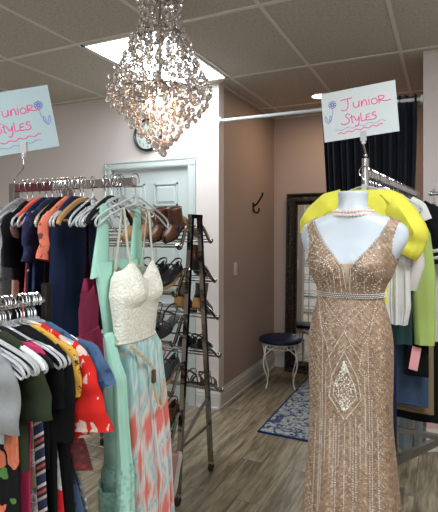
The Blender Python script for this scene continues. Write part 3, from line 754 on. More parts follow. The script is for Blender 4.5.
for i, (z, c, w, tt_) in enumerate(interp([(-.54, -.135, .018, .006), (-.66, -.145, .028, .014), (-.80, -.135, .030, .016), (-.96, -.115, .031, .018), (-1.0, -.11, .034, .020), (-1.17, -.115, .045, .024), (-1.32, -.12, .05, .03)], 4)):
    rg.append([(c+w*math.cos(2*PI*k/40), -.085+.05*max(0, 1-i/5)+tt_*math.sin(2*PI*k/40)+.005*math.sin(5*2*PI*k/40+i*.1), z+.012*math.sin(3*2*PI*k/40)*(i > 14)) for k in range(40)])
dp.loft(rg[:18]).build('side_drape', M['mint'], mt); MB().loft([[(x, y-.004, z) for x, y, z in r_] for r_ in rg[15:]]).build('lace_tier', M['mint_lace'], mt)
for sx in (-1, 1):
    s_ = MB(); ring = []
    for i in range(13):
        v = i/12; z = lerp(-.098, -.34, v); xc = sx*lerp(.112, .118, v); w = lerp(.024, .050, v)
        ring.append([(xc+w*math.cos(2*PI*k/16), .024*v*.6+ -.004 + (.006+.012*v)*math.sin(2*PI*k/16), z - .015*abs(math.cos(2*PI*k/16))) for k in range(16)])
    s_.loft(ring, True, True); s_.build('shoulder_strap', M['mint'], mt)
hangers_for(-1.075)
# 3 navy cardigan + pink dress
gapf = lambda z: max(.004, min(.085, (-z-.33)*.50))
navy_rows = [(-.078, .07, .018, 0), (-.105, .12, .022, 0), (-.150, .175, .026, .001), (-.25, .165, .03, .002), (-.5, .16, .032, .004), (-.8, .18, .034, .006), (-.99, .195, .036, .007)]
g_ = garment('long_cardigan', 'long navy cardigan hanging open over the hot pink dress', 'cardigan', M['navy'], base(-1.265), RG, navy_rows, (long_sleeve(.42, .03, .018, .045, .155), mir(long_sleeve(.46, .045, .018, .045, .155))), seed=4, fold=3, gap=gapf)
hangers_for(-1.265)
pd = thing('pink_dress', 'hot pink dress hanging inside the open navy cardigan', 'dress', base(-1.250), RG)
MB().loft(body_rings([(-.38, .10, .014, 0), (-.42, .12, .02, .001), (-.50, .115, .024, .002), (-.58, .110, .026, .003)], fold=2, seed=5, dip=.05)).build('bodice', M['pink'], pd)
MB().loft(body_rings([(-.578, .117, .027, .002), (-.62, .135, .034, .006), (-.8, .15, .038, .009), (-.93, .16, .04, .010)], fold=4, seed=6)).build('skirt', M['pink'], pd)
MB().tube([(.118*math.cos(2*PI*k/32), .028*math.sin(2*PI*k/32), -.58) for k in range(32)], .004, 6, closed=True).build('waistband', M['pink'], pd)
# 4.. others receding to the left
garment('coral_blouse', 'coral printed short-sleeved top just behind the navy cardigan', 'top', M['coral'], base(-1.295), RG, tee_rows(.55, .17, t=.012), (short_sleeve(.08, .03, .06, .06), mir(short_sleeve(.09, .035, .06, .06))), seed=11)
hangers_for(-1.295, 'white', lab='white plastic hanger on the back left rail beneath the coral printed top', grp='white hangers, back left rack')
garment('black_dress', 'plain black long dress between the coral top and the blue lace dress', 'dress', M['black'], base(-1.33), RG, tee_rows(.95, .17, .003, .03), (), seed=12); hangers_for(-1.33)
garment('blue_lace_dress', 'royal blue lace dress on the back left rack', 'dress', M['blue_lace'], base(-1.375), RG, tee_rows(1.0, .185, .004, .03, .016), (mir(short_sleeve(.10, .03, .06, .055)),), seed=13); hangers_for(-1.35)
hangers_for(-1.37, 'white', lab='white plastic hanger on the back left rail behind the blue lace dress', grp='white hangers, back left rack 2')
garment('navy_print_dress', 'navy dress with small pink flowers left of the blue lace dress', 'dress', M['navy_floral'], base(-1.41), RG, tee_rows(.85, .18, .004, .03, .014), (), seed=14); hangers_for(-1.41)
garment('black_print_dress', 'black dress with pale blossoms, near the left upright', 'dress', M['black_floral'], base(-1.475), RG, tee_rows(.9, .185, .004, .03, .016), (mir(short_sleeve(.12, .03, .06, .055)),), seed=15); hangers_for(-1.475)
garment('coral_red_dress', 'plain coral red dress showing low between the dark prints', 'dress', plain('coral_red', (.70, .10, .06), .8), base(-1.44), RG, tee_rows(.62, .15, .002, .03, .012), (), seed=16); hangers_for(-1.44)
garment('lilac_print_dress', 'grey speckled dress at the far left photo edge', 'dress', M['speckle'], base(-1.545), RG, tee_rows(.9, .18, .003, .03, .016), (), seed=17); hangers_for(-1.545)
for i in range(9):
    x = -1.57 + .06*i + random.uniform(-.006, .006)
    hangers_for(x, 'clear')
for x in (-1.25, -1.33, -1.36):
    put_hanger('wood', (x, RY, RZ-.016), RG+random.uniform(-.1, .1), 'wooden hangers on the back left rack', 'wooden clothes hanger in the middle of the back left rail')
put_hanger('black', (-1.115, RY, RZ-.014), RG, 'black hanger', 'black velvet hanger on the back left rail near the navy cardigan')

# second left rail further back (only its clear hangers and a few tops show at the photo edge)
p = cam2w(-1.06, 2.30); q = cam2w(-1.35, 2.25)
t2 = thing('wall_rail', 'grey clothes rail at the far left, behind the maroon upright', 'clothing rack', (p.x, p.y, 0))
dv = V((q.x-p.x, q.y-p.y, 0))
MB().tube([(0, 0, 1.61), (dv.x, dv.y, 1.61)], .011, 10).build('rail', M['chrome'], t2)
for u in (0, 1): MB().tube([(dv.x*u, dv.y*u, .012), (dv.x*u, dv.y*u, 1.61)], .012, 10).build('upright', M['chrome'], t2); MB().lathe([(.001, 0), (.14, 0), (.14, .01), (.02, .018), (.001, .02)], 24, (dv.x*u, dv.y*u, 0)).build('base', M['dark_chrome'], t2)
ang2 = math.atan2(dv.y, dv.x)+PI/2
for i in range(6):
    P = V((p.x, p.y, 1.615)) + dv*(.12+.14*i)
    put_hanger('clear', P, ang2+random.uniform(-.15, .15), 'hangers at the far left', 'clear plastic hanger on the grey rail at the far left')
garment('pale_print_top', 'pale speckled top on the grey rail at the far left', 'top', M['speckle'], V((p.x, p.y, 1.615))+dv*.40, ang2, tee_rows(.55, .16), (), seed=21)
garment('cobalt_top', 'small bright blue top on the grey rail at the far left', 'top', plain('cobalt', (.01, .16, .42), .7), V((p.x, p.y, 1.625))+dv*.12, ang2, [(-.05, .02, .008, 0), (-.06, .05, .01, 0), (-.10, .05, .01, 0)]+tee_rows(.4, .11)[3:], (), seed=22)

# ------------------------------------------------------------------ FRONT-LEFT RACK
e = cam2w(-.57, 1.5, 1.29); dr = cam2w(.574, .819); dr.normalize()
FA = math.atan2(dr.y, dr.x)-PI/2
def fp(s, dz=0): return V((e.x+dr.x*s, e.y+dr.y*s, 1.29+dz))
t3 = thing('low_garment_rack', 'low black-posted clothes rack in the front left corner', 'clothing rack', (e.x, e.y, 0), FA)
MB().tube([(0, .02, 1.276), (0, -1.0, 1.276)], .011, 12).build('rail', M['chrome'], t3)
for y in (.03, -1.0):
    MB().box((-.014, y-.012, .06), (.014, y+.012, 1.33), bev=.003).build('upright', M['black_metal'], t3, False)
    MB().box((-.2, y-.012, .035), (.2, y+.012, .06), bev=.003).build('foot_bar', M['black_metal'], t3, False)
    for x in (-.18, .18): MB().lathe([(.001, -.012), (.014, -.012), (.0175, 0), (.014, .012), (.001, .012)], 14, mx=Matrix.Translation((x, y, .0176)) @ Matrix.Rotation(PI/2, 4, 'Y')).build('caster', M['black_rubber'], t3)
GF = 'hangers on the front left rack'; LF = 'clear plastic clothes hanger with round hook on the front left rail'
FH = fp
FG = FA+.28
def fg(name, label, cat, m, s, rows, sl=(), style=None, dz=0, **kw):
    garment(name, label, cat, m, fp(s, -.008+dz), FG, rows, sl, **kw)
    if style:
        put_hanger(style, fp(s, -.006), FG, GF if style == 'clear' else style+' hangers on the front left rack '+name, LF if style == 'clear' else style+' hanger on the front left rail holding the '+name.replace('_', ' '))
T = .009
fg('crochet_dress', 'white crochet dress flaring out low beside the mint dress', 'dress', M['crochet'], -.008, [(-.12, .08, .01, 0), (-.2, .13, .012, .001), (-.5, .15, .012, .003), (-.65, .20, .014, .004), (-.95, .29, .02, .006)], (), 'clear', seed=31)
fg('blue_leaf_blouse', 'blue leaf-printed short-sleeved blouse at the far end of the low rack', 'blouse', M['blue_floral'], -.022, tee_rows(.34, .17, .002, .0, T), ([(.16, -.155, .04, T, 0), (.20, -.175, .05, .012, 0), (.225, -.215, .055, .014, 0), (.24, -.262, .062, .014, 0)], mir(short_sleeve(.12, .05, .07, .07))), 'clear', seed=32)
fg('slate_print_dress', 'slate blue printed dress, its hem showing low next to the crochet dress', 'dress', M['denim_floral'], -.034, [(-.14, .1, .008, 0), (-.2, .13, T, .001), (-.5, .16, T, .002), (-.7, .225, T, .003), (-1.0, .255, T, .004)], (), 'clear', seed=33)
fg('red_leaf_blouse', 'red blouse with cream leaf print and wide fluted sleeves', 'blouse', M['red_leaf'], -.048, [(-.078, .07, .012, 0), (-.105, .13, .012, 0), (-.145, .19, .012, .001), (-.22, .17, T, .001), (-.30, .17, T, .002), (-.40, .235, .014, .006)], ([(.16, -.15, .035, .012, 0), (.19, -.172, .042, .014, 0), (.215, -.225, .044, .014, 0), (.222, -.27, .050, .016, 0), (.225, -.32, .065, .020, 0), (.228, -.375, .085, .026, 0)], mir(short_sleeve(.15, .05))), 'white', seed=34)
fg('coral_lace_dress', 'dull red lace dress whose hem shows below the red leaf blouse', 'dress', lace('dull_red_lace', (.22, .02, .02), (.07, .01, .01), 60), -.040, [(-.14, .1, .008, 0), (-.3, .13, T, .001), (-.42, .21, T, .002), (-.50, .235, .012, .004)], (), seed=35)
fg('black_lace_dress', 'black lace long dress under the red fluted sleeve', 'dress', M['black'], -.062, [(-.14, .1, .008, 0), (-.3, .15, T, .001), (-.5, .19, T, .002), (-1.05, .235, T, .003)], (), seed=36)
fg('yellow_print_shirt', 'yellow top with small black spots between the red blouse and the black tops', 'top', M['yellow_print'], -.070, [(-.078, .07, .012, 0), (-.105, .13, .012, 0), (-.145, .18, .012, .001), (-.22, .15, T, .001), (-.30, .15, T, .002)], ([(.14, -.145, .035, .012, 0), (.175, -.17, .04, .014, 0), (.19, -.22, .038, .014, 0), (.188, -.275, .034, .014, 0)],), 'clear', seed=37)
fg('red_white_dress', 'red dress with big grey-white blossoms, low in the front rack', 'dress', M['red_white'], -.084, [(-.14, .1, .008, 0), (-.3, .14, T, .001), (-.6, .18, T, .002), (-1.05, .215, T, .003)], (), seed=38)
fg('black_shirt', 'black long top directly in front of the yellow spotted top', 'top', M['black'], -.094, tee_rows(.98, .17, .003, .01, T), ([(.14, -.15, .04, .012, 0), (.17, -.18, .045, .014, 0), (.185, -.26, .048, .014, 0), (.175, -.40, .045, .014, 0)],), 'clear', seed=39)
fg('black_blouse', 'black sleeved blouse nearest to the striped dress', 'blouse', M['black'], -.108, tee_rows(.40, .155, .003, .0, T, .18), ([(.14, -.16, .035, .012, 0), (.165, -.19, .04, .014, 0), (.17, -.30, .04, .014, 0)],), 'clear', seed=40)
fg('striped_dress', 'dark dress with diagonal stripes and a coral hem', 'dress', M['stripe'], -.124, [(-.11, .12, .008, 0), (-.15, .165, .008, .001), (-.3, .15, T, .001), (-.6, .168, T, .002), (-1.1, .182, T, .003)], (), 'clear', seed=41)
fg('patchwork_dress', 'brown patchwork print dress low beside the magenta top', 'dress', M['patch_print'], -.140, [(-.14, .1, .008, 0), (-.3, .13, T, .001), (-.6, .15, T, .002), (-1.05, .16, T, .003)], (), seed=42)
fg('magenta_tunic', 'magenta pink draped top with a bare pink hanger shoulder above the olive shirt', 'top', M['magenta_cloth'], -.150, [(-.095, .07, .012, 0), (-.120, .17, .012, 0), (-.150, .195, .014, .001), (-.18, .14, T, .001), (-.5, .135, T, .003), (-.75, .14, T, .004), (-.95, .10, T, .004)], (), 'black', seed=43)
fg('olive_shirt', 'olive green short-sleeved knit shirt in the front left rack', 'shirt', M['olive'], -.172, tee_rows(.38, .155, .003, .0, .011, .17), ([(.13, -.16, .045, .012, 0), (.155, -.20, .055, .015, 0), (.168, -.26, .060, .016, 0), (.175, -.315, .060, .016, 0)], mir(short_sleeve())), 'white', seed=44)
fg('rose_print_dress', 'black dress printed with coral roses and green leaves', 'dress', M['rose_floral'], -.195, [(-.14, .1, .010, 0), (-.3, .14, .012, .001), (-.6, .158, .013, .003), (-1.1, .175, .014, .004)], (), 'clear', seed=45)
fg('grey_shirt', 'grey marl top cut by the left photo edge', 'top', M['grey_knit'], -.238, tee_rows(.24, .15, .003, .0, .012, .165), ([(.12, -.16, .045, .012, 0), (.145, -.20, .05, .014, 0), (.155, -.27, .045, .014, 0), (.150, -.33, .045, .014, 0)],), 'clear', seed=46)
for s in (-.012, -.030, -.058, -.115, -.16, -.205, -.225):
    put_hanger('clear', fp(s, -.006+random.uniform(-.002, .002)), FG+random.uniform(-.06, .06), GF, LF)

# ------------------------------------------------------------------ signs
def polyn(cx, cy, r, n=10, a0=0, a1=2*PI): return [(cx+r*math.cos(a0+(a1-a0)*i/n), cy+r*math.sin(a0+(a1-a0)*i/n)) for i in range(n+1)]
LET = {
 'J': ([[(-.25, .92), (.3, .97), (.85, 1.0)], [(.42, .97), (.44, .5), (.38, .1), (.1, -.12), (-.25, .02)]], .95),
 'u': ([[(0, .6), (0, .2), (.15, 0), (.4, .05), (.5, .3), (.52, .6), (.52, .05)]], .75),
 'n': ([[(0, .55), (.02, 0), (.1, .4), (.3, .6), (.45, .4), (.47, 0)]], .66),
 'i': ([[(.05, .6), (.05, 0)], [(.05, .82), (.06, .86)]], .28),
 'o': ([polyn(.25, .3, .27)], .66),
 'R': ([[(.02, 0), (.02, .7)], [(-.05, .68), (.3, .72), (.5, .58), (.3, .38), (.05, .34), (.4, .2), (.7, .15), (1.1, .2)]], 1.0),
 'S': ([[(.6, .9), (.3, 1.0), (.12, .8), (.35, .55), (.5, .3), (.3, .02), (-.1, -.05), (-.4, .12)]], .62),
 't': ([[(.15, .85), (.15, .1), (.3, 0)], [(-.05, .6), (.4, .64)]], .45),
 'y': ([[(0, .6), (.08, .25), (.3, .2), (.45, .6)], [(.45, .6), (.4, -.1), (.2, -.45), (-.02, -.3)]], .62),
 'L': ([[(.05, .9), (.05, .1), (.3, .05), (.5, .1)]], .52),
 'E': ([[(.45, .65), (.1, .6), (.05, .35), (.35, .35), (.06, .32), (.06, .03), (.5, .04)]], .6),
 's': ([[(.45, .72), (.15, .72), (.08, .5), (.4, .38), (.42, .12), (.1, 0), (-.08, .1)]], .6)}
def write(mb, text, x, y, h, W, Hh, y0, r=.0019, slope=0):
    for ch_ in text:
        strokes, adv = LET[ch_]
        for st in strokes:
            p = smooth_path([(x+a*h, y0, y+b_*h+slope*(x+a*h)) for a, b_ in st], 4)
            mb.tube(p, r, 5, flat=.35, up=(0, 1, 0))
        x += adv*h*.98
def sign(label, mx, W, Hh, layout, paper):
    t = thing('card_sign', label, 'sign', mx=mx)
    MB().box((-W/2, -.0008, 0), (W/2, .0008, Hh)).build('card', M[paper], t, False)
    b = MB(); y0 = -.0014
    for txt, u, v, h in layout['text']: write(b, txt, (u-.5)*W, v*Hh, h*Hh, W, Hh, y0, slope=layout.get('slope', 0))
    u0, u1, v = layout['pinkwave']
    b.tube([((lerp(u0, u1, i/60)-.5)*W, y0, v*Hh+.0035*math.sin(i/60*2*PI*5.5)+layout['ws']*i/60*Hh) for i in range(61)], .0018, 5, flat=.35, up=(0, 1, 0))
    b.build('pink_lettering', M['pink_ink'], t)
    b = MB(); u0, u1, v = layout['bluewave']
    b.tube([((lerp(u0, u1, i/60)-.5)*W, y0, v*Hh+.0035*math.sin(i/60*2*PI*4.5+1)+layout['ws']*i/60*Hh) for i in range(61)], .0009, 5, flat=.35, up=(0, 1, 0))
    fx, fz = (layout['flower'][0]-.5)*W, layout['flower'][1]*Hh; sx = layout['flower'][2]
    for k in range(8):
        a = 2*PI*k/8; b.tube([(fx+.011*math.cos(a)+.005*math.cos(q), y0, fz+.011*math.sin(a)+.005*math.sin(q)) for q in [i*PI/3 for i in range(6)]], .0014, 5, closed=True, flat=.35, up=(0, 1, 0))
    b.tube([(fx+.005*math.cos(q), y0, fz+.005*math.sin(q)) for q in [i*PI/4 for i in range(8)]], .0018, 5, closed=True, flat=.35, up=(0, 1, 0))
    tip = (fx+sx*.022, fz-.078)
    b.tube(smooth_path([(fx, y0, fz-.014), (fx+sx*.004, y0, fz-.045), (tip[0], y0, tip[1])]), .0009, 5, flat=.35, up=(0, 1, 0))
    for q in (-1, 1): b.tube(smooth_path([(tip[0], y0, tip[1]), (tip[0]+q*.013, y0, tip[1]+.016), (tip[0]+q*.010, y0, tip[1]+.034), (tip[0]+q*.002, y0, tip[1]+.01)]), .0011, 5, flat=.35, up=(0, 1, 0))
    b.build('blue_drawing', M['blue_ink'], t)
    return t
def sign_holder(label, P, top, h):
    t = thing('sign_holder', label, 'sign holder', P)
    MB().tube([(0, 0, 0), (0, 0, h)], .0032, 8).build('stem', M['chrome'], t)
    c = MB(); c.blob((0, 0, h*.12), .010, 8, 6); c.blob((0, 0, h*.7), .008, 8, 6); c.box((-.011, .003, h-.012), (.011, .009, h+.028), bev=.002); c.box((-.011, -.009, h-.012), (.011, -.003, h+.028), bev=.002); c.tube([(-.012, 0, h-.005), (.012, 0, h-.005)], .005, 8)
    c.build('clip', M['clear_plastic'], t)
    return t
# right sign: lower edge centre at px(363,136) d 1.97
dS = 1.97
P = cam2w((361-219)/476*dS, dS, H+(230-137)/476*dS)
def sign_matrix(P, yaw, roll, pitch=0): return Matrix.Translation(P) @ Matrix.Rotation(yaw, 4, 'Z') @ Matrix.Rotation(roll, 4, 'Y') @ Matrix.Rotation(pitch, 4, 'X')
sign('white card handwritten Junior Styles, blue flower on its left, above the yellow blouse', sign_matrix(P, YAW-.42, -.08), .300, .208,
     {'text': [('JunioR', .30, .60, .21), ('StyLEs', .30, .31, .19)], 'pinkwave': (.20, .80, .13), 'bluewave': (.16, .84, .20), 'ws': .06, 'flower': (.15, .74, -1)}, 'paper')
Pst = cam2w((363.5-219)/476*(dS+.0), dS+.0, 0)
# left sign
dL = 1.80
P = cam2w((24.5-219)/476*dL, dL, H+(230-152)/476*dL)
sign('bluish-toned card handwritten Junior Styles, flower on its right, at left photo edge', sign_matrix(P, YAW+.10, -.19), .262, .236,
     {'text': [('JunioR', .16, .60, .17), ('StyLEs', .17, .34, .17)], 'pinkwave': (.02, .78, .17), 'bluewave': (.02, .78, .08), 'ws': .07, 'flower': (.82, .70, 1)}, 'paper_bluish')
hz = H+(230-149)/476*dL
Pl = cam2w((23.5-219)/476*dL, dL, 0)
sign_holder('thin clear-clipped rod holding up the left card sign', (Pl.x-.02, RY-.01, RZ-.009), 0, hz-RZ-.008) if False else None
tL = thing('sign_holder', 'thin metal rod with clear clip holding up the left card sign', 'sign holder', (xr0-.02, RY, RZ-.008))
off = V((Pl.x-(xr0-.02), Pl.y-RY, 0))
MB().tube(smooth_path([(0, 0, 0), (0, 0, .02), (off.x*.9, off.y*.9, .04), (off.x, off.y, .06), (off.x, off.y, hz-RZ)]), .003, 8).build('stem', M['chrome'], tL)
c = MB(); c.blob((off.x, off.y, .085), .008, 8, 6); h = hz-RZ+.008
mxr = Matrix.Translation((off.x, off.y, h)) @ Matrix.Rotation(YAW+.2, 4, 'Z')
c.box((-.011, .002, -.016), (.011, .007, .026), mx=mxr); c.box((-.011, -.007, -.016), (.011, -.002, .026), mx=mxr); c.blob((off.x, off.y, h-.02), .009, 8, 6)
c.build('clip', M['clear_plastic'], tL)

# ------------------------------------------------------------------ RIGHT RACK
R0 = cam2w((365.5-219)/476*2.0, 2.0); R1 = cam2w((416-219)/476*3.2, 3.2)
rd = V((R1.x-R0.x, R1.y-R0.y, 0)); RL = rd.length; rd.normalize(); RA = math.atan2(rd.y, rd.x)-PI/2
ZR = 1.765
t4 = thing('tall_garment_rack', 'silver clothes rack running away behind the mannequin', 'clothing rack', (R0.x, R0.y, 0), RA)
MB().box((-.012, 0, ZR-.04), (.012, RL, ZR-.012), bev=.003).build('rail', M['chrome'], t4, False)
MB().tube([(0, 0, .03), (0, 0, ZR+.035)], .0145, 16).build('front_post', M['chrome'], t4)
MB().box((-.012, .66, .03), (.012, .69, ZR-.04), bev=.003).build('middle_post', M['grey_metal'], t4, False)
MB().box((-.012, RL-.03, .03), (.012, RL, ZR-.012), bev=.003).build('far_post', M['grey_metal'], t4, False)
MB().box((.012, .662, .41), (.85, .688, .437), bev=.003).build('cross_bar', M['grey_metal'], t4, False)
MB().box((.82, .66, .0), (.85, .69, .95), bev=.003).build('side_post', M['grey_metal'], t4, False)
MB().box((.06, .664, .44), (.09, .686, .60), bev=.003).build('bracket', M['grey_metal'], t4, False)
MB().box((-.02, .15, .0), (.02, .84, .03), bev=.003).build('foot_bar', M['grey_metal'], t4, False)
mx = Matrix.Translation((0, .64, .26)) @ Matrix.Rotation(math.radians(66), 4, 'Z')
MB().box((0, -.012, -.022), (.62, .012, .022), mx=mx).build('diagonal_brace', M['grey_metal'], t4, False)
MB().box((-.22, -.015, 0), (.22, .015, .03), bev=.003).build('foot_bar', M['grey_metal'], t4, False)
dxy = V((Pst.x-R0.x, Pst.y-R0.y, 0))
ts = thing('sign_holder', 'short chrome rod with clear clip holding up the right card sign', 'sign holder', (R0.x, R0.y, ZR+.036))
hh = H+(230-137)/476*dS-(ZR+.036)
MB().tube([(0, 0, 0), (0, 0, hh*.25), (dxy.x, dxy.y, hh*.6), (dxy.x, dxy.y, hh)], .004, 8).blob((0, 0, .012), .009, 8, 6).build('stem', M['chrome'], ts)
c = MB(); mxr = Matrix.Translation((dxy.x, dxy.y, hh)) @ Matrix.Rotation(YAW-.42, 4, 'Z')
c.box((-.010, -.006, -.014), (.010, .006, -.008), mx=mxr); c.box((-.012, .002, -.016), (.012, .007, .024), mx=mxr); c.box((-.012, -.007, -.016), (.012, -.002, .024), mx=mxr); c.blob((dxy.x, dxy.y, hh-.022), .010, 8, 6)
c.build('clip', M['clear_plastic'], ts)
GR = 'hangers on the right rack'; LR = 'clear plastic clothes hanger on the long rail of the right rack'
def rp(s, dz=0): return V((R0.x+rd.x*s, R0.y+rd.y*s, ZR-.012+dz))
for i in range(26):
    put_hanger('clear', rp(.10+.052*i, -.008), RA+random.uniform(-.12, .12), GR, LR)
def rgm(name, label, cat, m, s, rows, sl=(), style=None, dz=0, **kw):
    o = garment(name, label, cat, m, rp(s, -.01+dz), RA, rows, sl, **kw)
    if style: put_hanger(style, rp(s, -.008), RA, GR if style == 'clear' else 'white hanger '+name, LR if style == 'clear' else 'white hanger on the right rack inside the '+name.replace('_', ' '))
    return o
# yellow blouse hanging at the front end of the rail
yb = garment('yellow_blouse', 'lemon yellow blouse with puffed sleeves hanging behind the mannequin', 'blouse', M['yellow'], rp(-.045, 0), RA+.06,
  [(-.105, .085, .030, 0), (-.135, .125, .036, .001), (-.21, .16, .042, .003), (-.30, .125, .04, .005), (-.45, .095, .032, .006), (-.56, .095, .03, .006)],
  ([(.075, -.125, .035, .028, 0), (.115, -.165, .056, .04, 0), (.150, -.225, .068, .05, 0), (.178, -.28, .072, .048, 0), (.168, -.325, .068, .042, 0), (.150, -.36, .062, .036, 0)],
   mir([(.075, -.125, .035, .028, 0), (.13, -.160, .058, .04, 0), (.185, -.21, .062, .05, 0), (.215, -.25, .055, .042, 0), (.228, -.29, .040, .03, 0)])), seed=51, fold=6)
put_hanger('clear', rp(-.02, -.008), RA, GR, LR)
tie = MB().tube(smooth_path([(.095, -.04, -.36), (.097, -.05, -.42), (.09, -.045, -.48), (.094, -.04, -.56)]), .010, 8, flat=.4).build('tie', M['yellow'], yb)
rgm('cream_blouse', 'cream crinkled blouse hanging just right of the gown behind the yellow blouse', 'blouse', M['cream_lawn'], .05, tee_rows(.46, .12, .004, .0, .02, .17), ([(.13, -.18, .04, .02, 0), (.155, -.28, .055, .025, 0), (.165, -.40, .06, .028, 0), (.15, -.50, .045, .02, 0)],), 'clear', seed=52)
wb = rgm('white_blouse', 'white soft blouse with a rounded hem beside the gown waist', 'blouse', M['white_tee'], .0, [(-.20, .03, .012, 0), (-.24, .045, .014, 0), (-.4, .05, .02, .004), (-.57, .052, .022, .006), (-.64, .04, .02, .006)], (), seed=53)
wb.location = wb.location + V((.125, -.01, 0))
rgm('dark_green_top', 'dark green top whose hem shows below the white blouse', 'top', M['dark_green'], .10, tee_rows(.66, .17, .004, .0, .022), (), 'clear', seed=54)
rgm('white_tee', 'white short-sleeved tee just behind the yellow blouse sleeve', 't-shirt', M['white_tee'], .09, tee_rows(.5, .16, .004, .0, .018, .19), ([(.15, -.15, .04, .016, 0), (.185, -.175, .045, .018, 0), (.205, -.225, .045, .018, 0)],), 'clear', seed=56)
rgm('lime_sweater', 'lime green sweater with a long hanging sleeve on the right rack', 'sweater', M['lime'], .135, tee_rows(.46, .15, .004, .0, .022, .18), ([(.165, -.20, .035, .018, 0), (.19, -.26, .046, .022, 0), (.205, -.42, .050, .024, 0), (.21, -.60, .045, .022, 0), (.212, -.72, .040, .020, 0)],), 'clear', dz=-.02, seed=55)
rgm('black_trim_sweater', 'black top with white bands on its sleeve at the right photo edge', 'top', M['black'], .21, tee_rows(.5, .19, .004, .0, .022), ([(.175, -.16, .045, .02, 0), (.215, -.20, .055, .025, 0), (.245, -.30, .055, .027, 0), (.265, -.40, .055, .027, 0)],), 'clear', seed=57)
for zc, xc in ((-.345, .254), (-.375, .260)):
    bands = MB(); bands.loft(sleeve_rings([(xc-.002, zc+.007, .058, .031, 0), (xc+.001, zc-.007, .058, .031, 0)]))
    bands.build('sleeve_band', M['white_tee'], [o for o in COL.objects if o.name == 'black_trim_sweater'][0], label='white sleeve band')
rgm('oatmeal_cardigan', 'oatmeal lace cardigan with a pink tag peeking between lime sweater and black top', 'cardigan', M['beige'], .27, tee_rows(.75, .19, .004, .0, .02), (long_sleeve(.55, .03, .02, .05),), 'clear', seed=58)
rgm('black_cardigan', 'plain black cardigan furthest along the right rail', 'cardigan', M['black'], .48, tee_rows(.6, .2, .004, .0, .025), (long_sleeve(.5),), 'clear', seed=59)
rgm('speckled_top', 'dark speckled top at the right edge beyond the black top', 'top', floral('dark_speckle_print', (.01, .01, .012), (.4, .05, .04), (.5, .4, .2), (.3, .25, .2), 26, .25, .1), .42, tee_rows(.8, .2, .004, .02, .025), (short_sleeve(.2),), 'clear', seed=60)
# trousers folded over hangers lower down
def trousers(name, label, m, s, x0, w, z0, z1, t=.03, seed=0):
    b = MB(); b.loft(body_rings([(z0, w*.96, t*.4, 0), (z0-.02, w, t*.8, .0), (z0-.2, w, t, .003), ((z0+z1)/2, w*1.02, t, .003), (z1, w*1.03, t*.8, .004)], fold=2, seed=seed), True, True)
    o = b.build(name, m); o.location = rp(s, 0) + V((math.cos(RA)*x0, math.sin(RA)*x0, 0)); o.rotation_euler = (0, 0, RA); tag(o, label, 'trousers'); 
    MB().tube([(-w*1.03, -t*1.1, z1+.012), (w*1.03, -t*1.1, z1+.012)], .0025, 5).build('hem_stitching', m, o)
    return o
trousers('jeans', 'blue jeans with a frayed edge hanging folded below the dark green top', M['denim'], .22, .115, .10, -.40, -1.03, .02, 71)
trousers('khaki_trousers', 'khaki trousers showing just below the folded blue jeans', M['khaki'], .275, .10, .13, -.40, -1.075, .02, 72)
trousers('dark_trousers', 'black trousers showing under the khaki trousers', M['black'], .33, .11, .145, -.42, -1.13, .022, 73)
bk = trousers('black_shorts', 'short black skirt with a pink price tag below the lime sleeve', M['black'], .165, .175, .05, -.42, -.88, .016, 74)
MB().box((-.018, -.001, -.05), (.018, .001, .05), mx=Matrix.Translation((.0, -.032, -.80)) @ Matrix.Rotation(.16, 4, 'Y')).build('price_tag', M['tag_pink'], bk, False)
trousers('navy_trousers', 'long navy trousers hanging beside the champagne gown', M['navy'], -.01, .085, .04, -.74, -1.31, .018, 75)
# next rack, only its near end shows at the right photo edge
q0 = cam2w((431-219)/476*2.62, 2.62); 
t5 = thing('side_garment_rack', 'clothes rack whose hangers just enter at the right photo edge', 'clothing rack', (q0.x, q0.y, 0), RA)
t5.rotation_euler = (0, 0, 0)
MB().tube([(0, 0, 1.70), (1.1, 0, 1.70)], .011, 10).blob((0, 0, 1.70), .014, 10, 6).build('rail', M['chrome'], t5)
for x in (.25, 1.1):
    MB().tube([(x, 0, .02), (x, 0, 1.70)], .011, 10).build('upright', M['chrome'], t5); MB().box((x-.012, -.2, 0), (x+.012, .2, .022), bev=.003).build('foot_bar', M['grey_metal'], t5, False)
for i in range(6):
    put_hanger('clear', (q0.x+.015+.035*i, q0.y, 1.713-.006), RB+random.uniform(-.3, .1), 'hangers at the right edge', 'clear plastic hanger on the rack at the right photo edge')
garment('black_speckled_dress', 'black dress with tiny coloured dots on the rack at the right photo edge', 'dress', floral('black_dot_print', (.008, .008, .010), (.5, .05, .04), (.5, .4, .2), (.3, .25, .2), 26, .25, .08), (q0.x+.05, q0.y, 1.705), RB, tee_rows(.9, .19, .003, .02, .02), (), seed=61)
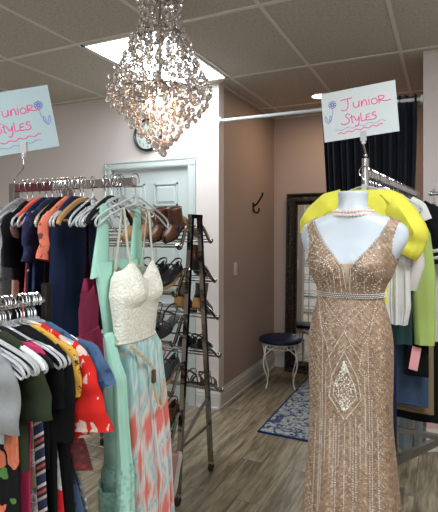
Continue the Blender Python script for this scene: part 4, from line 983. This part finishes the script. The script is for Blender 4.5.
# things standing low behind the rack
t = thing('storage_bin', 'grey blue plastic bin standing on the floor beyond the right rack', 'bin', tuple(cam2w((410-219)/476*3.25, 3.25)), YAW)
MB().loft([[(sx*w, sy*w*.8, z) for sx, sy in ((-1, -1), (1, -1), (1, 1), (-1, 1))] for w, z in ((.01, .004), (.060, .004), (.068, .24), (.072, .24), (.072, .25), (.062, .25), (.056, .02), (.01, .02))]).build('bin_body', M['bin'], t, False)
MB().lathe([(.001, .31), (.03, .305), (.048, .28), (.052, .252), (.001, .25)], 20).build('bin_lid', M['bin'], t)
for nm_, lab, z0, h_, mm in (('white_box', 'white cardboard box on the floor beyond the right rack, under the pink one', 0, .155, M['sole_white']), ('shoe_box', 'pink cardboard box stacked on the white one beyond the right rack', .156, .17, M['box_pink'])):
    b0 = cam2w((436-219)/476*3.3, 3.3); t = thing(nm_, lab, 'box', (b0.x, b0.y, z0), YAW)
    MB().box((-.10, -.08, .0), (.13, .10, h_-.03)).build('box_body', mm, t, False); MB().box((-.103, -.083, h_-.035), (.133, .103, h_)).build('box_lid', mm, t, False)

# ------------------------------------------------------------------ MANNEQUIN + GOWN
mc = cam2w(.45, 1.60); MC = (mc.x, mc.y, 0)
# rows: z, half width, front depth, back depth, x shift
BR = [(1.628, .046, .046, .046), (1.622, .049, .050, .050), (1.60, .047, .050, .050), (1.578, .050, .053, .053), (1.562, .062, .060, .060), (1.552, .085, .066, .064), (1.538, .125, .072, .068), (1.520, .158, .074, .070), (1.500, .173, .076, .074), (1.47, .174, .082, .080), (1.44, .162, .094, .086), (1.41, .146, .106, .088), (1.385, .138, .112, .088), (1.35, .127, .108, .085), (1.32, .112, .094, .080), (1.29, .102, .086, .078), (1.25, .108, .090, .084), (1.20, .122, .096, .098), (1.14, .131, .100, .106), (1.08, .133, .098, .106), (1.0, .132, .094, .098), (.92, .130, .091, .092)]
BX = {}
def brow(v):
    i = min(int(v), len(BR)-2); f = v-i; p0 = BR[max(i-1, 0)]; p1, p2 = BR[i], BR[i+1]; p3 = BR[min(i+2, len(BR)-1)]
    return [.5*((2*b)+(c-a)*f+(2*a-5*b+4*c-d)*f*f+(3*b-a-3*c+d)*f**3) for a, b, c, d in zip(p0, p1, p2, p3)]
def bpoint(v, th, off=0):
    z, w, tf, tb = brow(v); c, s = math.cos(th), math.sin(th)
    x = (w+off)*math.copysign(abs(c)**.9, c); t_ = (tf if s < 0 else tb)
    y = (t_+off)*math.copysign(abs(s)**.9, s)
    if s < 0:
        y -= .020*math.exp(-((abs(x)-.066)/.036)**2 - ((z-1.383)/.036)**2)
        y += .012*math.exp(-(x/.026)**2 - ((z-1.38)/.05)**2)
    k = min(1, max(0, (1.50-z)/.25)); x -= .009*k*k*(3-2*k)
    return (x, y, z)
NV = len(BR)-1
mq = thing('mannequin', 'white headless mannequin torso wearing the champagne gown', 'mannequin', MC)
rings = [[bpoint(i*NV/130, 2*PI*k/96) for k in range(96)] for i in range(131)]
MB().loft(rings, True, True).build('torso', M['mannequin'], mq)
MB().tube([(0, 0, .02), (0, 0, .93)], .014, 14).build('pole', M['chrome'], mq)
MB().lathe([(.0001, 0), (.15, 0), (.152, .006), (.12, .014), (.03, .022), (.0001, .03)], 36).build('stand_base', M['chrome'], mq)
# gown
gw = thing('evening_gown', 'champagne beaded sheath gown with a deep V neck on the mannequin', 'dress', MC)
def pw(z, pts):
    for (a, b_), (c, d) in zip(pts, pts[1:]):
        if a <= z <= c: return lerp(b_, d, (z-a)/(c-a))
    return pts[0][1] if z < pts[0][0] else pts[-1][1]
NECK = [(1.300, 0.0), (1.305, .001), (1.38, .010), (1.395, .020), (1.42, .042), (1.45, .070), (1.49, .099), (1.54, .124)]
ARM = [(1.398, .20), (1.405, .141), (1.43, .131), (1.47, .132), (1.50, .141), (1.54, .152)]
def in_dress(x, y, z):
    ax = abs(x)
    if ax > pw(z, ARM): return False
    if y < 0:
        if z > 1.548: return False
        return z < 1.302 or ax >= pw(z, NECK)
    return ax >= (0 if z < 1.36 else .115*min(1, (z-1.36)/.17))
OFF = .0055; NT, NR = 200, 250; g = MB()
NRt = 235; v_start = 5.5; v_end = NV
grid = [[bpoint(lerp(v_start, v_end, i/(NRt-1)), 2*PI*k/NT, OFF) for k in range(NT)] for i in range(NRt)]
def skipf(i, j):
    p = grid[i][j]; q = grid[min(i+1, NRt-1)][(j+1) % NT]; m = [(a+b_)/2 for a, b_ in zip(p, q)]
    return not in_dress(*m)
g.loft(grid, True, False, skip=skipf)
g.build('gown_bodice', M['gown'], gw)
SK = [(.935, .1305+OFF, .092+OFF, .092+OFF, 0), (.86, .136, .097, .10, .001), (.79, .141, .102, .105, .002), (.69, .149, .110, .112, .004), (.55, .160, .12, .13, .007), (.35, .185, .14, .18, .010), (.15, .22, .165, .23, .014), (.05, .24, .175, .26, .016)]
rings = []
for (z, w, tf, tb, A) in interp(SK, 6):
    rings.append([(-.009+(w+A*math.sin(9*2*PI*k/140))*math.copysign(abs(math.cos(2*PI*k/140))**.9, math.cos(2*PI*k/140)), ((tf if k > 70 else tb)+A*math.sin(9*2*PI*k/140))*math.copysign(abs(math.sin(2*PI*k/140))**.9, math.sin(2*PI*k/140)), z) for k in range(140)])
MB().loft(rings).build('gown_skirt', M['gown'], gw)
# nude mesh inset in the V
NI = 30; ig = [[bpoint(lerp(11.7, 15.2, i/30), -PI/2+lerp(-.20, .20, k/20), .002) for k in range(21)] for i in range(31)]
MB().loft(ig, False).build('mesh_inset', M['inset'], gw)
def surf(x, z):
    """front of the gown at (x, z)"""
    if z < .935:
        for a, b_ in zip(SK, SK[1:]):
            if b_[0] <= z <= a[0]:
                f = (a[0]-z)/(a[0]-b_[0]); w = lerp(a[1], b_[1], f); tf = lerp(a[2], b_[2], f); break
        else: w, tf = SK[-1][1], SK[-1][2]
        c = min(.999, abs(x)/w)**(1/.9); return -(tf)*(math.sqrt(max(0, 1-c*c)))**.9 - .002
    lo, hi = 6.0, NV
    for _ in range(24):
        mid = (lo+hi)/2
        if brow(mid)[0] > z: lo = mid
        else: hi = mid
    w = brow(lo)[1]+OFF; c = min(.999, abs(x)/w)**(1/.9); return bpoint(lo, -math.acos(c), OFF)[1]-.0015
beads = MB()
kx = .00336
def zpx(y): return H-(y-230)/476*1.5
def bline(pts, step=.0065, r=.0013, both=True):
    for (a, b_) in zip(pts, pts[1:]):
        n = max(1, int(math.dist(a, b_)/step))
        for i in range(n):
            x, z = lerp(a[0], b_[0], i/n), lerp(a[1], b_[1], i/n)
            for sx in ((1, -1) if both and abs(x) > .001 else (1,)):
                beads.octa((sx*x-(.009 if z < 1.3 else .006), surf(x*sx, z), z), r*1.45*random.uniform(.7, 1.25))
P_ = lambda dx, y: (dx*kx, zpx(y))
# skirt pattern, mirrored about the middle
bline([P_(24, 300), P_(0, 328)]); bline([P_(18, 300), P_(0, 320)], .008, .001); bline([P_(34, 305), P_(16, 332), P_(0, 352)], .007, .0011)
bline([P_(0, 332), P_(18, 366)]); bline([P_(28, 300), P_(22, 335), P_(17, 345), P_(13, 372)], .007)
bline([P_(0, 352), P_(12, 378), P_(15, 400), P_(0, 422)], .005); bline([P_(0, 366), P_(9, 385), P_(11, 398), P_(0, 414)], .005)
for _ in range(330):
    y = random.uniform(362, 412); wv = 11*(1-abs((y-390)/28)); x = random.uniform(-1, 1)*max(1, wv)
    p = P_(x, y); beads.octa((p[0]-.009, surf(*p), p[1]), random.uniform(.0014, .0024))
for dx, ya, yb in ((8, 430, 600), (24, 400, 600), (5, 424, 470), (10, 418, 500), (18, 372, 512), (21, 340, 512), (0, 426, 620), (14, 424, 560), (29, 420, 560)):
    bline([P_(dx, ya), P_(dx*1.12, yb), ], .0075, .0013)
for k in range(26):
    y = 425+k*9; bline([P_(11, y), P_(14, y+4), P_(18, y)], .007, .0008)
for k in range(24):
    y = 330+k*11; bline([P_(25, y+12), P_(33, y+2), P_(38, y-7)], .008, .0008)
for k in range(34):
    y = 340+k*10; bline([P_(2, y+6), P_(6, y+2)], .008, .0007) if y > 430 else None
# bodice pattern
bl2 = lambda pts, st=.005, r=.0012: bline([(a, b_) for a, b_ in pts], st, r)
bl2([(.013, 1.30), (.018, 1.38), (.05, 1.425)], .006); bl2([(.035, 1.30), (.034, 1.36), (.06, 1.42)], .007)
bl2([(.055, 1.305), (.06, 1.345), (.085, 1.37), (.122, 1.375)], .006); bl2([(.08, 1.305), (.09, 1.33), (.112, 1.35)], .007)
bl2([(.035, 1.375), (.06, 1.395), (.09, 1.40), (.128, 1.40)], .007); bl2([(.05, 1.40), (.09, 1.418), (.12, 1.425)], .007); bl2([(.09, 1.30), (.103, 1.32)], .007)
for _ in range(700):
    x = random.uniform(-.14, .14); z = random.uniform(1.30, 1.50)
    if abs(x) > .02 + max(0, z-1.38)*.75 and abs(x) < (.135 if z > 1.40 else .105): beads.octa((x-.006, surf(x, z), z), random.uniform(.0009, .0019))
for _ in range(1500):
    z = random.uniform(.45, 1.27); x = random.uniform(-.12, .12); 
    if z > 1.18 and abs(x) > .095: continue
    beads.octa((x-.009, surf(x, z), z), random.uniform(.0007, .0014))
# neckline edging
for i in range(60):
    z = lerp(1.31, 1.53, i/59); xn = pw(z, NECK)+.003
    for sx in (1, -1): beads.octa((sx*xn, surf(xn, z), z), .0015)
beads.build('beading', M['bead'], gw, False, kind='stuff')
bt = MB(); rg = []
for z, o_ in ((1.283, .003), (1.283, .006), (1.297, .006), (1.297, .003)):
    rg.append([(p[0], p[1], z) for p in [bpoint(15.0+(1.29-z)/.04, 2*PI*k/80, o_+.004) for k in range(80)]])
bt.loft(rg + [rg[0]]); belt = bt.build('beaded_belt', M['belt_base'], gw)
bb = MB()
for k in range(110):
    for z in (1.284, 1.290, 1.296):
        p = bpoint(15.0+(1.29-z)/.04, 2*PI*(k+.5*(z == 1.29))/110, .0110); bb.octa((p[0], p[1], z), .0019)
bb.build('belt_beads', M['bead'], belt, False, kind='stuff')
# necklace: two strands of pearls
nk = thing('pearl_necklace', 'double strand pearl choker round the mannequin neck', 'necklace', (mc.x, mc.y, 1.56))
pb = None
for row, (z, rr_, n_) in enumerate(((.004, .066, 40), (-.008, .078, 46))):
    sb = MB()
    for k in range(n_):
        a = 2*PI*k/n_; sb.blob((rr_*math.cos(a), rr_*.98*math.sin(a), z+.004*math.sin(a)), .0052, 6, 4)
    sb.build('pearl_strand', M['pearl'], nk)

# ------------------------------------------------------------------ SHOE RACK
SX0, SX1 = -1.31, -2.15
sr = thing('shoe_rack', 'tall chrome and black two-sided shoe rack on casters', 'shoe rack', ((SX0+SX1)/2, 2.45, 0))
def sl(x, y, z): return (x-(SX0+SX1)/2, y-2.45, z)
legF = lambda z: 2.40-(1.575-z)*.1; legB = lambda z: 2.50+(1.575-z)*.1
for X in (SX0, SX1):
    for fn in (legF, legB):
        b = MB(); w = .013
        b.loft([[(sl(X, fn(z), z)[0]+a*w, sl(X, fn(z), z)[1]+c*w, z) for a, c in ((-1, -1), (1, -1), (1, 1), (-1, 1))] for z in (.065, 1.575)], True, True)
        lg = b.build('leg', M['dark_chrome'], sr, False)
        c = MB(); c.lathe([(.001, -.010), (.022, -.011), (.0275, -.005), (.0275, .005), (.022, .011), (.001, .010)], 18, mx=Matrix.Translation(sl(X, fn(.03), .028)) @ Matrix.Rotation(PI/2, 4, 'Y'))
        c.build('caster', M['black_rubber'], sr)
        MB().box(sl(X-.016, fn(.03)-.012, .045), sl(X+.016, fn(.03)+.014, .07), bev=.002).build('caster_fork', M['chrome'], sr, False)
    b = MB(); b.box(sl(X-.012, 2.38, 1.567), sl(X+.012, 2.52, 1.59)); b.build('top_cap', M['dark_chrome'], sr, False)
    MB().tube([sl(X, legF(.30), .30), sl(X, legB(.30), .30)], .009, 8).build('end_brace', M['grey_metal'], sr)
    MB().tube([sl(X, legF(.31), .31), sl(X, 2.48, .42), sl(X, legB(.47), .47)], .010, 8).build('diagonal_brace', M['grey_metal'], sr)
Fl = [(2.245, 1.41), (2.20, 1.155), (2.175, .895), (2.155, .635), (2.14, .375), (2.13, .13)]
Bl = [(2.655, 1.43), (2.71, 1.18), (2.755, .94), (2.78, .69), (2.82, .455)]
for side, lips in ((-1, Fl), (1, Bl)):
    for (yl, zl) in lips:
        leg = legF if side < 0 else legB; y0 = leg(zl+.12)
        arms = []
        for X in (SX0, SX1):
            s_ = MB(); arms.append(s_)
            if side < 0: pts = [(y0, zl+.09), (y0-.02, zl+.122), (y0-.05, zl+.118), (lerp(y0, yl, .55), zl+.055), (yl+.035, zl-.005), (yl+.008, zl-.008), (yl-.008, zl+.012)]
            else: pts = [(y0, zl+.11), (lerp(y0, yl, .4), zl+.07), (lerp(y0, yl, .8), zl+.01), (yl-.006, zl-.006), (yl+.006, zl+.004)]
            s_.tube(smooth_path([sl(X, a, b_) for a, b_ in pts], 4), .0100, 8)
            if side > 0: s_.blob(sl(X, yl+.004, zl+.004), .014, 8, 6)
        r_ = MB()
        for f in (.0, .45, .95):
            yy = lerp(yl+side*(-.02), y0, f); z_ = lerp(zl-.003, zl+.085, f)
            r_.tube([sl(SX0, yy, z_), sl(SX1, yy, z_)], .005 if f else .006, 8)
        r_.tube([sl(SX0, yl, zl+.012), sl(SX1, yl, zl+.012)], .004, 6)
        for f in (.25, .5, .75): r_.tube([sl(lerp(SX0, SX1, f), yl, zl+.012), sl(lerp(SX0, SX1, f), yl+side*-.02, zl-.003), sl(lerp(SX0, SX1, f), y0, zl+.085)], .004, 6)
        sh = r_.build('shelf', M['chrome'], sr)
        for a_ in arms: a_.build('shelf_arm', M['dark_chrome'], sh)

# shoes (local: +x toe, z up from the sole)
def shoe(kind, name, label, cat, um, sm, mx, mirror=1, heel=0., group=None):
    t = thing(name, label, cat, mx=mx, group=group)
    Ln = .235
    def outline(u): # half width
        return .030+.010*math.sin(PI*min(1, u*1.1))*(u > .3)*min(1, (u-.3)*3) if u < .93 else .026*math.sqrt(max(0, 1-((u-.93)/.07)**2))+.004
    us = [i/22 for i in range(23)]
    def wd(u):
        a = .028 + .014*math.exp(-((u-.68)/.22)**2)
        if u < .1: a *= math.sqrt(max(.05, 1-((.1-u)/.1)**2))
        if u > .8: a *= math.sqrt(max(.03, 1-((u-.8)/.2)**2))
        return a
    def zs(u): return heel*max(0, 1-u/.62)**1.3 if heel else 0
    thick = .02 if kind in ('clog', 'sneaker') else .010
    b = MB(); b.loft([[(u*Ln, s_*wd(u)*1.06, zs(u)+z) for s_, z in ((-1, 0), (1, 0), (1, thick), (-1, thick))] for u in us], True, True)
    b.build('sole', sm, t, True, 30)
    if heel:
        MB().loft([[(x0+.024+q*.024, y*.026, z) for q, y in ((-1, -1), (1, -1), (1, 1), (-1, 1))] for x0, z in ((.004, .0), (.0, zs(.1)+.002))], True, True).build('heel', M['wood_hanger'] if um in (M['taupe'],) else sm, t, False)
    def arch(u, a0, a1, h, n=12, grow=1.0):
        w_ = wd(u)*grow; z0 = zs(u)+thick*.8
        return [(u*Ln, w_*math.copysign(abs(math.cos(a))**.7, math.cos(a)), z0+h*abs(math.sin(a))**.8) for a in [lerp(a0, a1, k/n) for k in range(n+1)]]
    if kind in ('boot', 'bootie', 'clog', 'flat', 'sneaker'):
        ht = {'boot': .06, 'bootie': .06, 'clog': .05, 'flat': .036, 'sneaker': .055}[kind]
        def hh(u): return ht*(1.0 if u < .45 else lerp(1.0, .58, (u-.45)/.55)) 
        rings = [arch(u, 0, PI, hh(u), 20) for u in us]
        op = {'boot': .46, 'bootie': .46, 'clog': .36, 'flat': .6, 'sneaker': .42}[kind]
        b = MB(); b.loft(rings, False, False, skip=lambda i, j: us[i] < op and 5 <= j <= 14 and us[i] > .02)
        up = b.build('upper', um, t); so = up.modifiers.new('thickness', 'SOLIDIFY'); so.thickness = .003
    if kind in ('boot', 'bootie'):
        H2 = .10 if kind == 'boot' else .085
        sf = MB(); rg = []
        for i in range(8):
            v = i/7; z = zs(.2)+.035+H2*v; cx = .060-.008*v; rx = .055-.008*v+.012*v*v; ry = .032+.006*v
            rg.append([(cx+rx*math.cos(2*PI*k/20)*(1 if math.cos(2*PI*k/20) < 0 else 1-.18*v), ry*math.sin(2*PI*k/20), z+.012*v*math.cos(2*PI*k/20)) for k in range(20)])
        sf.loft(rg); sh = sf.build('shaft', um, t); so = sh.modifiers.new('thickness', 'SOLIDIFY'); so.thickness = .003
        lc = MB()
        for i in range(5): lc.tube(smooth_path([(.108-.004*i, -.020, zs(.2)+.05+.016*i), (.121-.006*i, 0, zs(.2)+.055+.016*i), (.108-.004*i, .020, zs(.2)+.05+.016*i+.01)]), .002, 5)
        lc.tube(smooth_path([(.10, 0, zs(.2)+.13), (.13, .02, zs(.2)+.16), (.12, .03, zs(.2)+.11)]), .002, 5)
        if kind == 'boot': lc.build('laces', M['navy_suede'], t)
        if kind == 'boot':
            cf = MB(); cf.loft([arch(u, 0, PI, .062-.02*u, 14, 1.1) for u in (.42, .5, .58, .66)], False); cf.build('instep_strap', M['navy_suede'], t)
    if kind == 'sneaker':
        lc = MB()
        for u in (.45, .52, .59, .66): lc.loft([arch(u+q, .9, PI-.9, hh(u)+.004, 8, 1.0) for q in (-.012, .012)], False)
        lc.build('laces', M['sole_white'], t)
    if kind in ('sandal', 'clog'):
        defs = ((.62, .045, .05), (.74, .04, .04)) if kind == 'sandal' else ()
        for u, w2, h in defs:
            b = MB(); b.loft([arch(u+q, 0, PI, h, 14, 1.03) for q in (-w2, -w2/2, w2/2, w2)], False); o = b.build('strap', um, t); so = o.modifiers.new('thickness', 'SOLIDIFY'); so.thickness = .003
        pts = [(.115, -.034, thick+zs(.5)), (.07, -.036, .055+zs(.3)), (.01, -.024, .075+zs(0)), (-.006, 0, .078+zs(0)), (.01, .024, .075+zs(0)), (.07, .036, .055+zs(.3)), (.115, .034, thick+zs(.5))]
        MB().tube(smooth_path(pts), .006, 8, flat=.4).build('ankle_strap', um, t)
        pts = [(.07, -.033, .055+zs(.3)), (.095, -.02, .085+zs(.3)), (.10, 0, .092+zs(.3)), (.095, .02, .085+zs(.3)), (.07, .033, .055+zs(.3))]
        MB().tube(smooth_path(pts), .006, 8, flat=.4).build('buckle_strap', um, t)
    return t
def shelf_mx(side, lvl, x, yaw=0, shift=0):
    yl, zl = (Fl if side < 0 else Bl)[lvl]; y0 = (legF if side < 0 else legB)(zl+.12)
    ang = math.atan2(.088, abs(y0-yl)-.02)*(.75)
    # toe near the lip, pointing out and down
    toe = V((x, yl-side*.004 - side*(-.0), zl+.020)); 
    Rz = Matrix.Rotation((-PI/2 if side < 0 else PI/2)+yaw, 4, 'Z'); Ry = Matrix.Rotation(ang, 4, 'Y')
    R = Rz @ Ry
    heelp = toe - (R @ V((.225+shift, 0, 0)))
    return Matrix.Translation(heelp) @ R
shoes = [
 (-1, 0, -1.385, 'boot', 'ankle_boot', 'brown leather ankle boot on the top front shelf, nearest the rack end', 'boot', 'leather_brown', 'sole_dark', 0),
 (-1, 0, -1.475, 'boot', 'ankle_boot', 'brown leather ankle boot on the top front shelf, left one of the pair', 'boot', 'leather_brown', 'sole_dark', 0),
 (-1, 0, -1.575, 'bootie', 'ankle_boot', 'tan suede ankle boot on the top front shelf beside the brown boots', 'boot', 'leather_tan', 'cork', 0),
 (-1, 0, -1.665, 'bootie', 'ankle_boot', 'tan suede ankle boot on the top front shelf, behind the cream strap', 'boot', 'leather_tan', 'cork', 0),
 (1, 0, -1.40, 'flat', 'loafer', 'pale tan shoe on the top rear shelf', 'shoe', 'leather_tan', 'sole_white', 0),
 (-1, 1, -1.385, 'clog', 'clog', 'black strapped clog with tan sole on the second shelf, right one', 'shoe', 'leather_black', 'cork', 0),
 (-1, 1, -1.48, 'clog', 'clog', 'black strapped clog with tan sole on the second shelf, left one', 'shoe', 'leather_black', 'cork', 0),
 (-1, 1, -1.58, 'sandal', 'sandal', 'brown sandal on the second front shelf next to the black clogs', 'sandal', 'leather_brown', 'sole_dark', 0),
 (1, 1, -1.37, 'bootie', 'heeled_boot', 'brown heeled boot on the second rear shelf', 'boot', 'leather_brown', 'sole_dark', .05),
 (-1, 2, -1.39, 'sandal', 'sandal', 'charcoal leather sandal on the third shelf, right one', 'sandal', 'leather_grey', 'sole_dark', 0),
 (-1, 2, -1.485, 'sandal', 'sandal', 'charcoal leather sandal on the third shelf, left one', 'sandal', 'leather_grey', 'sole_dark', 0),
 (1, 2, -1.37, 'bootie', 'heeled_boot', 'taupe suede boot with wooden block heel on the third rear shelf, nearest the end', 'boot', 'taupe', 'sole_dark', .07),
 (1, 2, -1.48, 'bootie', 'heeled_boot', 'taupe suede boot with wooden block heel on the third rear shelf, further in', 'boot', 'taupe', 'sole_dark', .07),
 (-1, 3, -1.47, 'sandal', 'sandal', 'orange strappy sandal on the fourth shelf', 'sandal', 'orange', 'leather_tan', 0),
 (-1, 3, -1.38, 'clog', 'mule', 'grey and tan mule on the fourth shelf beside the orange sandal', 'shoe', 'leather_grey', 'leather_tan', 0),
 (1, 3, -1.38, 'clog', 'black_shoe', 'black shoe on the fourth rear shelf, nearest the end', 'shoe', 'leather_black', 'black_rubber', 0),
 (1, 3, -1.48, 'clog', 'black_shoe', 'black shoe on the fourth rear shelf, further in', 'shoe', 'leather_black', 'black_rubber', 0),
 (1, 4, -1.37, 'sandal', 'sandal', 'brown sandal on the lowest rear shelf, nearest the end', 'sandal', 'leather_brown', 'sole_dark', 0),
 (1, 4, -1.46, 'sandal', 'sandal', 'brown sandal on the lowest rear shelf, further in', 'sandal', 'leather_brown', 'sole_dark', 0),
 (-1, 4, -1.38, 'clog', 'loafer', 'red-brown loafer on the fifth shelf, nearest the end', 'shoe', 'leather_brown', 'sole_dark', 0),
 (-1, 4, -1.47, 'sandal', 'sandal', 'tan sandal on the fifth shelf beside the loafer', 'sandal', 'leather_tan', 'sole_dark', 0),
 (-1, 5, -1.36, 'sneaker', 'sneaker', 'pink canvas sneaker with white sole on the lowest shelf', 'sneaker', 'sneaker_pink', 'sole_white', 0),
]
for side, lv, x, kind, nm_, lab, cat, um, sm, he in shoes:
    if kind == 'sneaker':
        ax = V((-.10, -.22, -.97)).normalized(); az = V((-.72, -.69, 0)); az = (az-ax*az.dot(ax)).normalized(); ay = az.cross(ax)
        R = Matrix((ax, ay, az)).transposed().to_4x4(); shoe(kind, nm_, lab, cat, M[um], M[sm], Matrix.Translation((-1.245, 2.175, .335)) @ R); continue
    shoe(kind, nm_, lab, cat, M[um], M[sm], shelf_mx(side, lv, x, random.uniform(-.08, .08)), 1, he)

# ------------------------------------------------------------------ daylight, camera, view
wd_ = bpy.data.worlds.new('sky'); S.world = wd_; wd_.use_nodes = True
bg = wd_.node_tree.nodes['Background']; bg.inputs[0].default_value = (.75, .88, 1, 1); bg.inputs[1].default_value = 1.0
L = bpy.data.lights.new('window_daylight', 'AREA'); L.shape = 'RECTANGLE'; L.size = WX1-WX0-.1; L.size_y = WZ1-WZ0-.1; L.energy = 40; L.color = (.84, .94, 1)
o = bpy.data.objects.new('window_daylight', L); COL.objects.link(o); o.location = ((WX0+WX1)/2, Y0-.03, (WZ0+WZ1)/2); o.rotation_euler = (PI/2, 0, 0)
cam = bpy.data.cameras.new('camera'); cam.sensor_fit = 'VERTICAL'; cam.sensor_height = 36; cam.lens = 476/512*36; cam.shift_y = -26/512; cam.clip_start = .05
co = bpy.data.objects.new('camera', cam); COL.objects.link(co); co.location = (0, 0, H); co.rotation_euler = (PI/2, 0, YAW); S.camera = co
S.view_settings.view_transform = 'Standard'; S.view_settings.look = 'None'; S.view_settings.gamma = 1; S.view_settings.exposure = .33
S.view_settings.use_curve_mapping = False
S.cycles.max_bounces = 10; S.cycles.transmission_bounces = 8; S.cycles.caustics_reflective = False; S.cycles.caustics_refractive = False
S.cycles.sample_clamp_indirect = 6
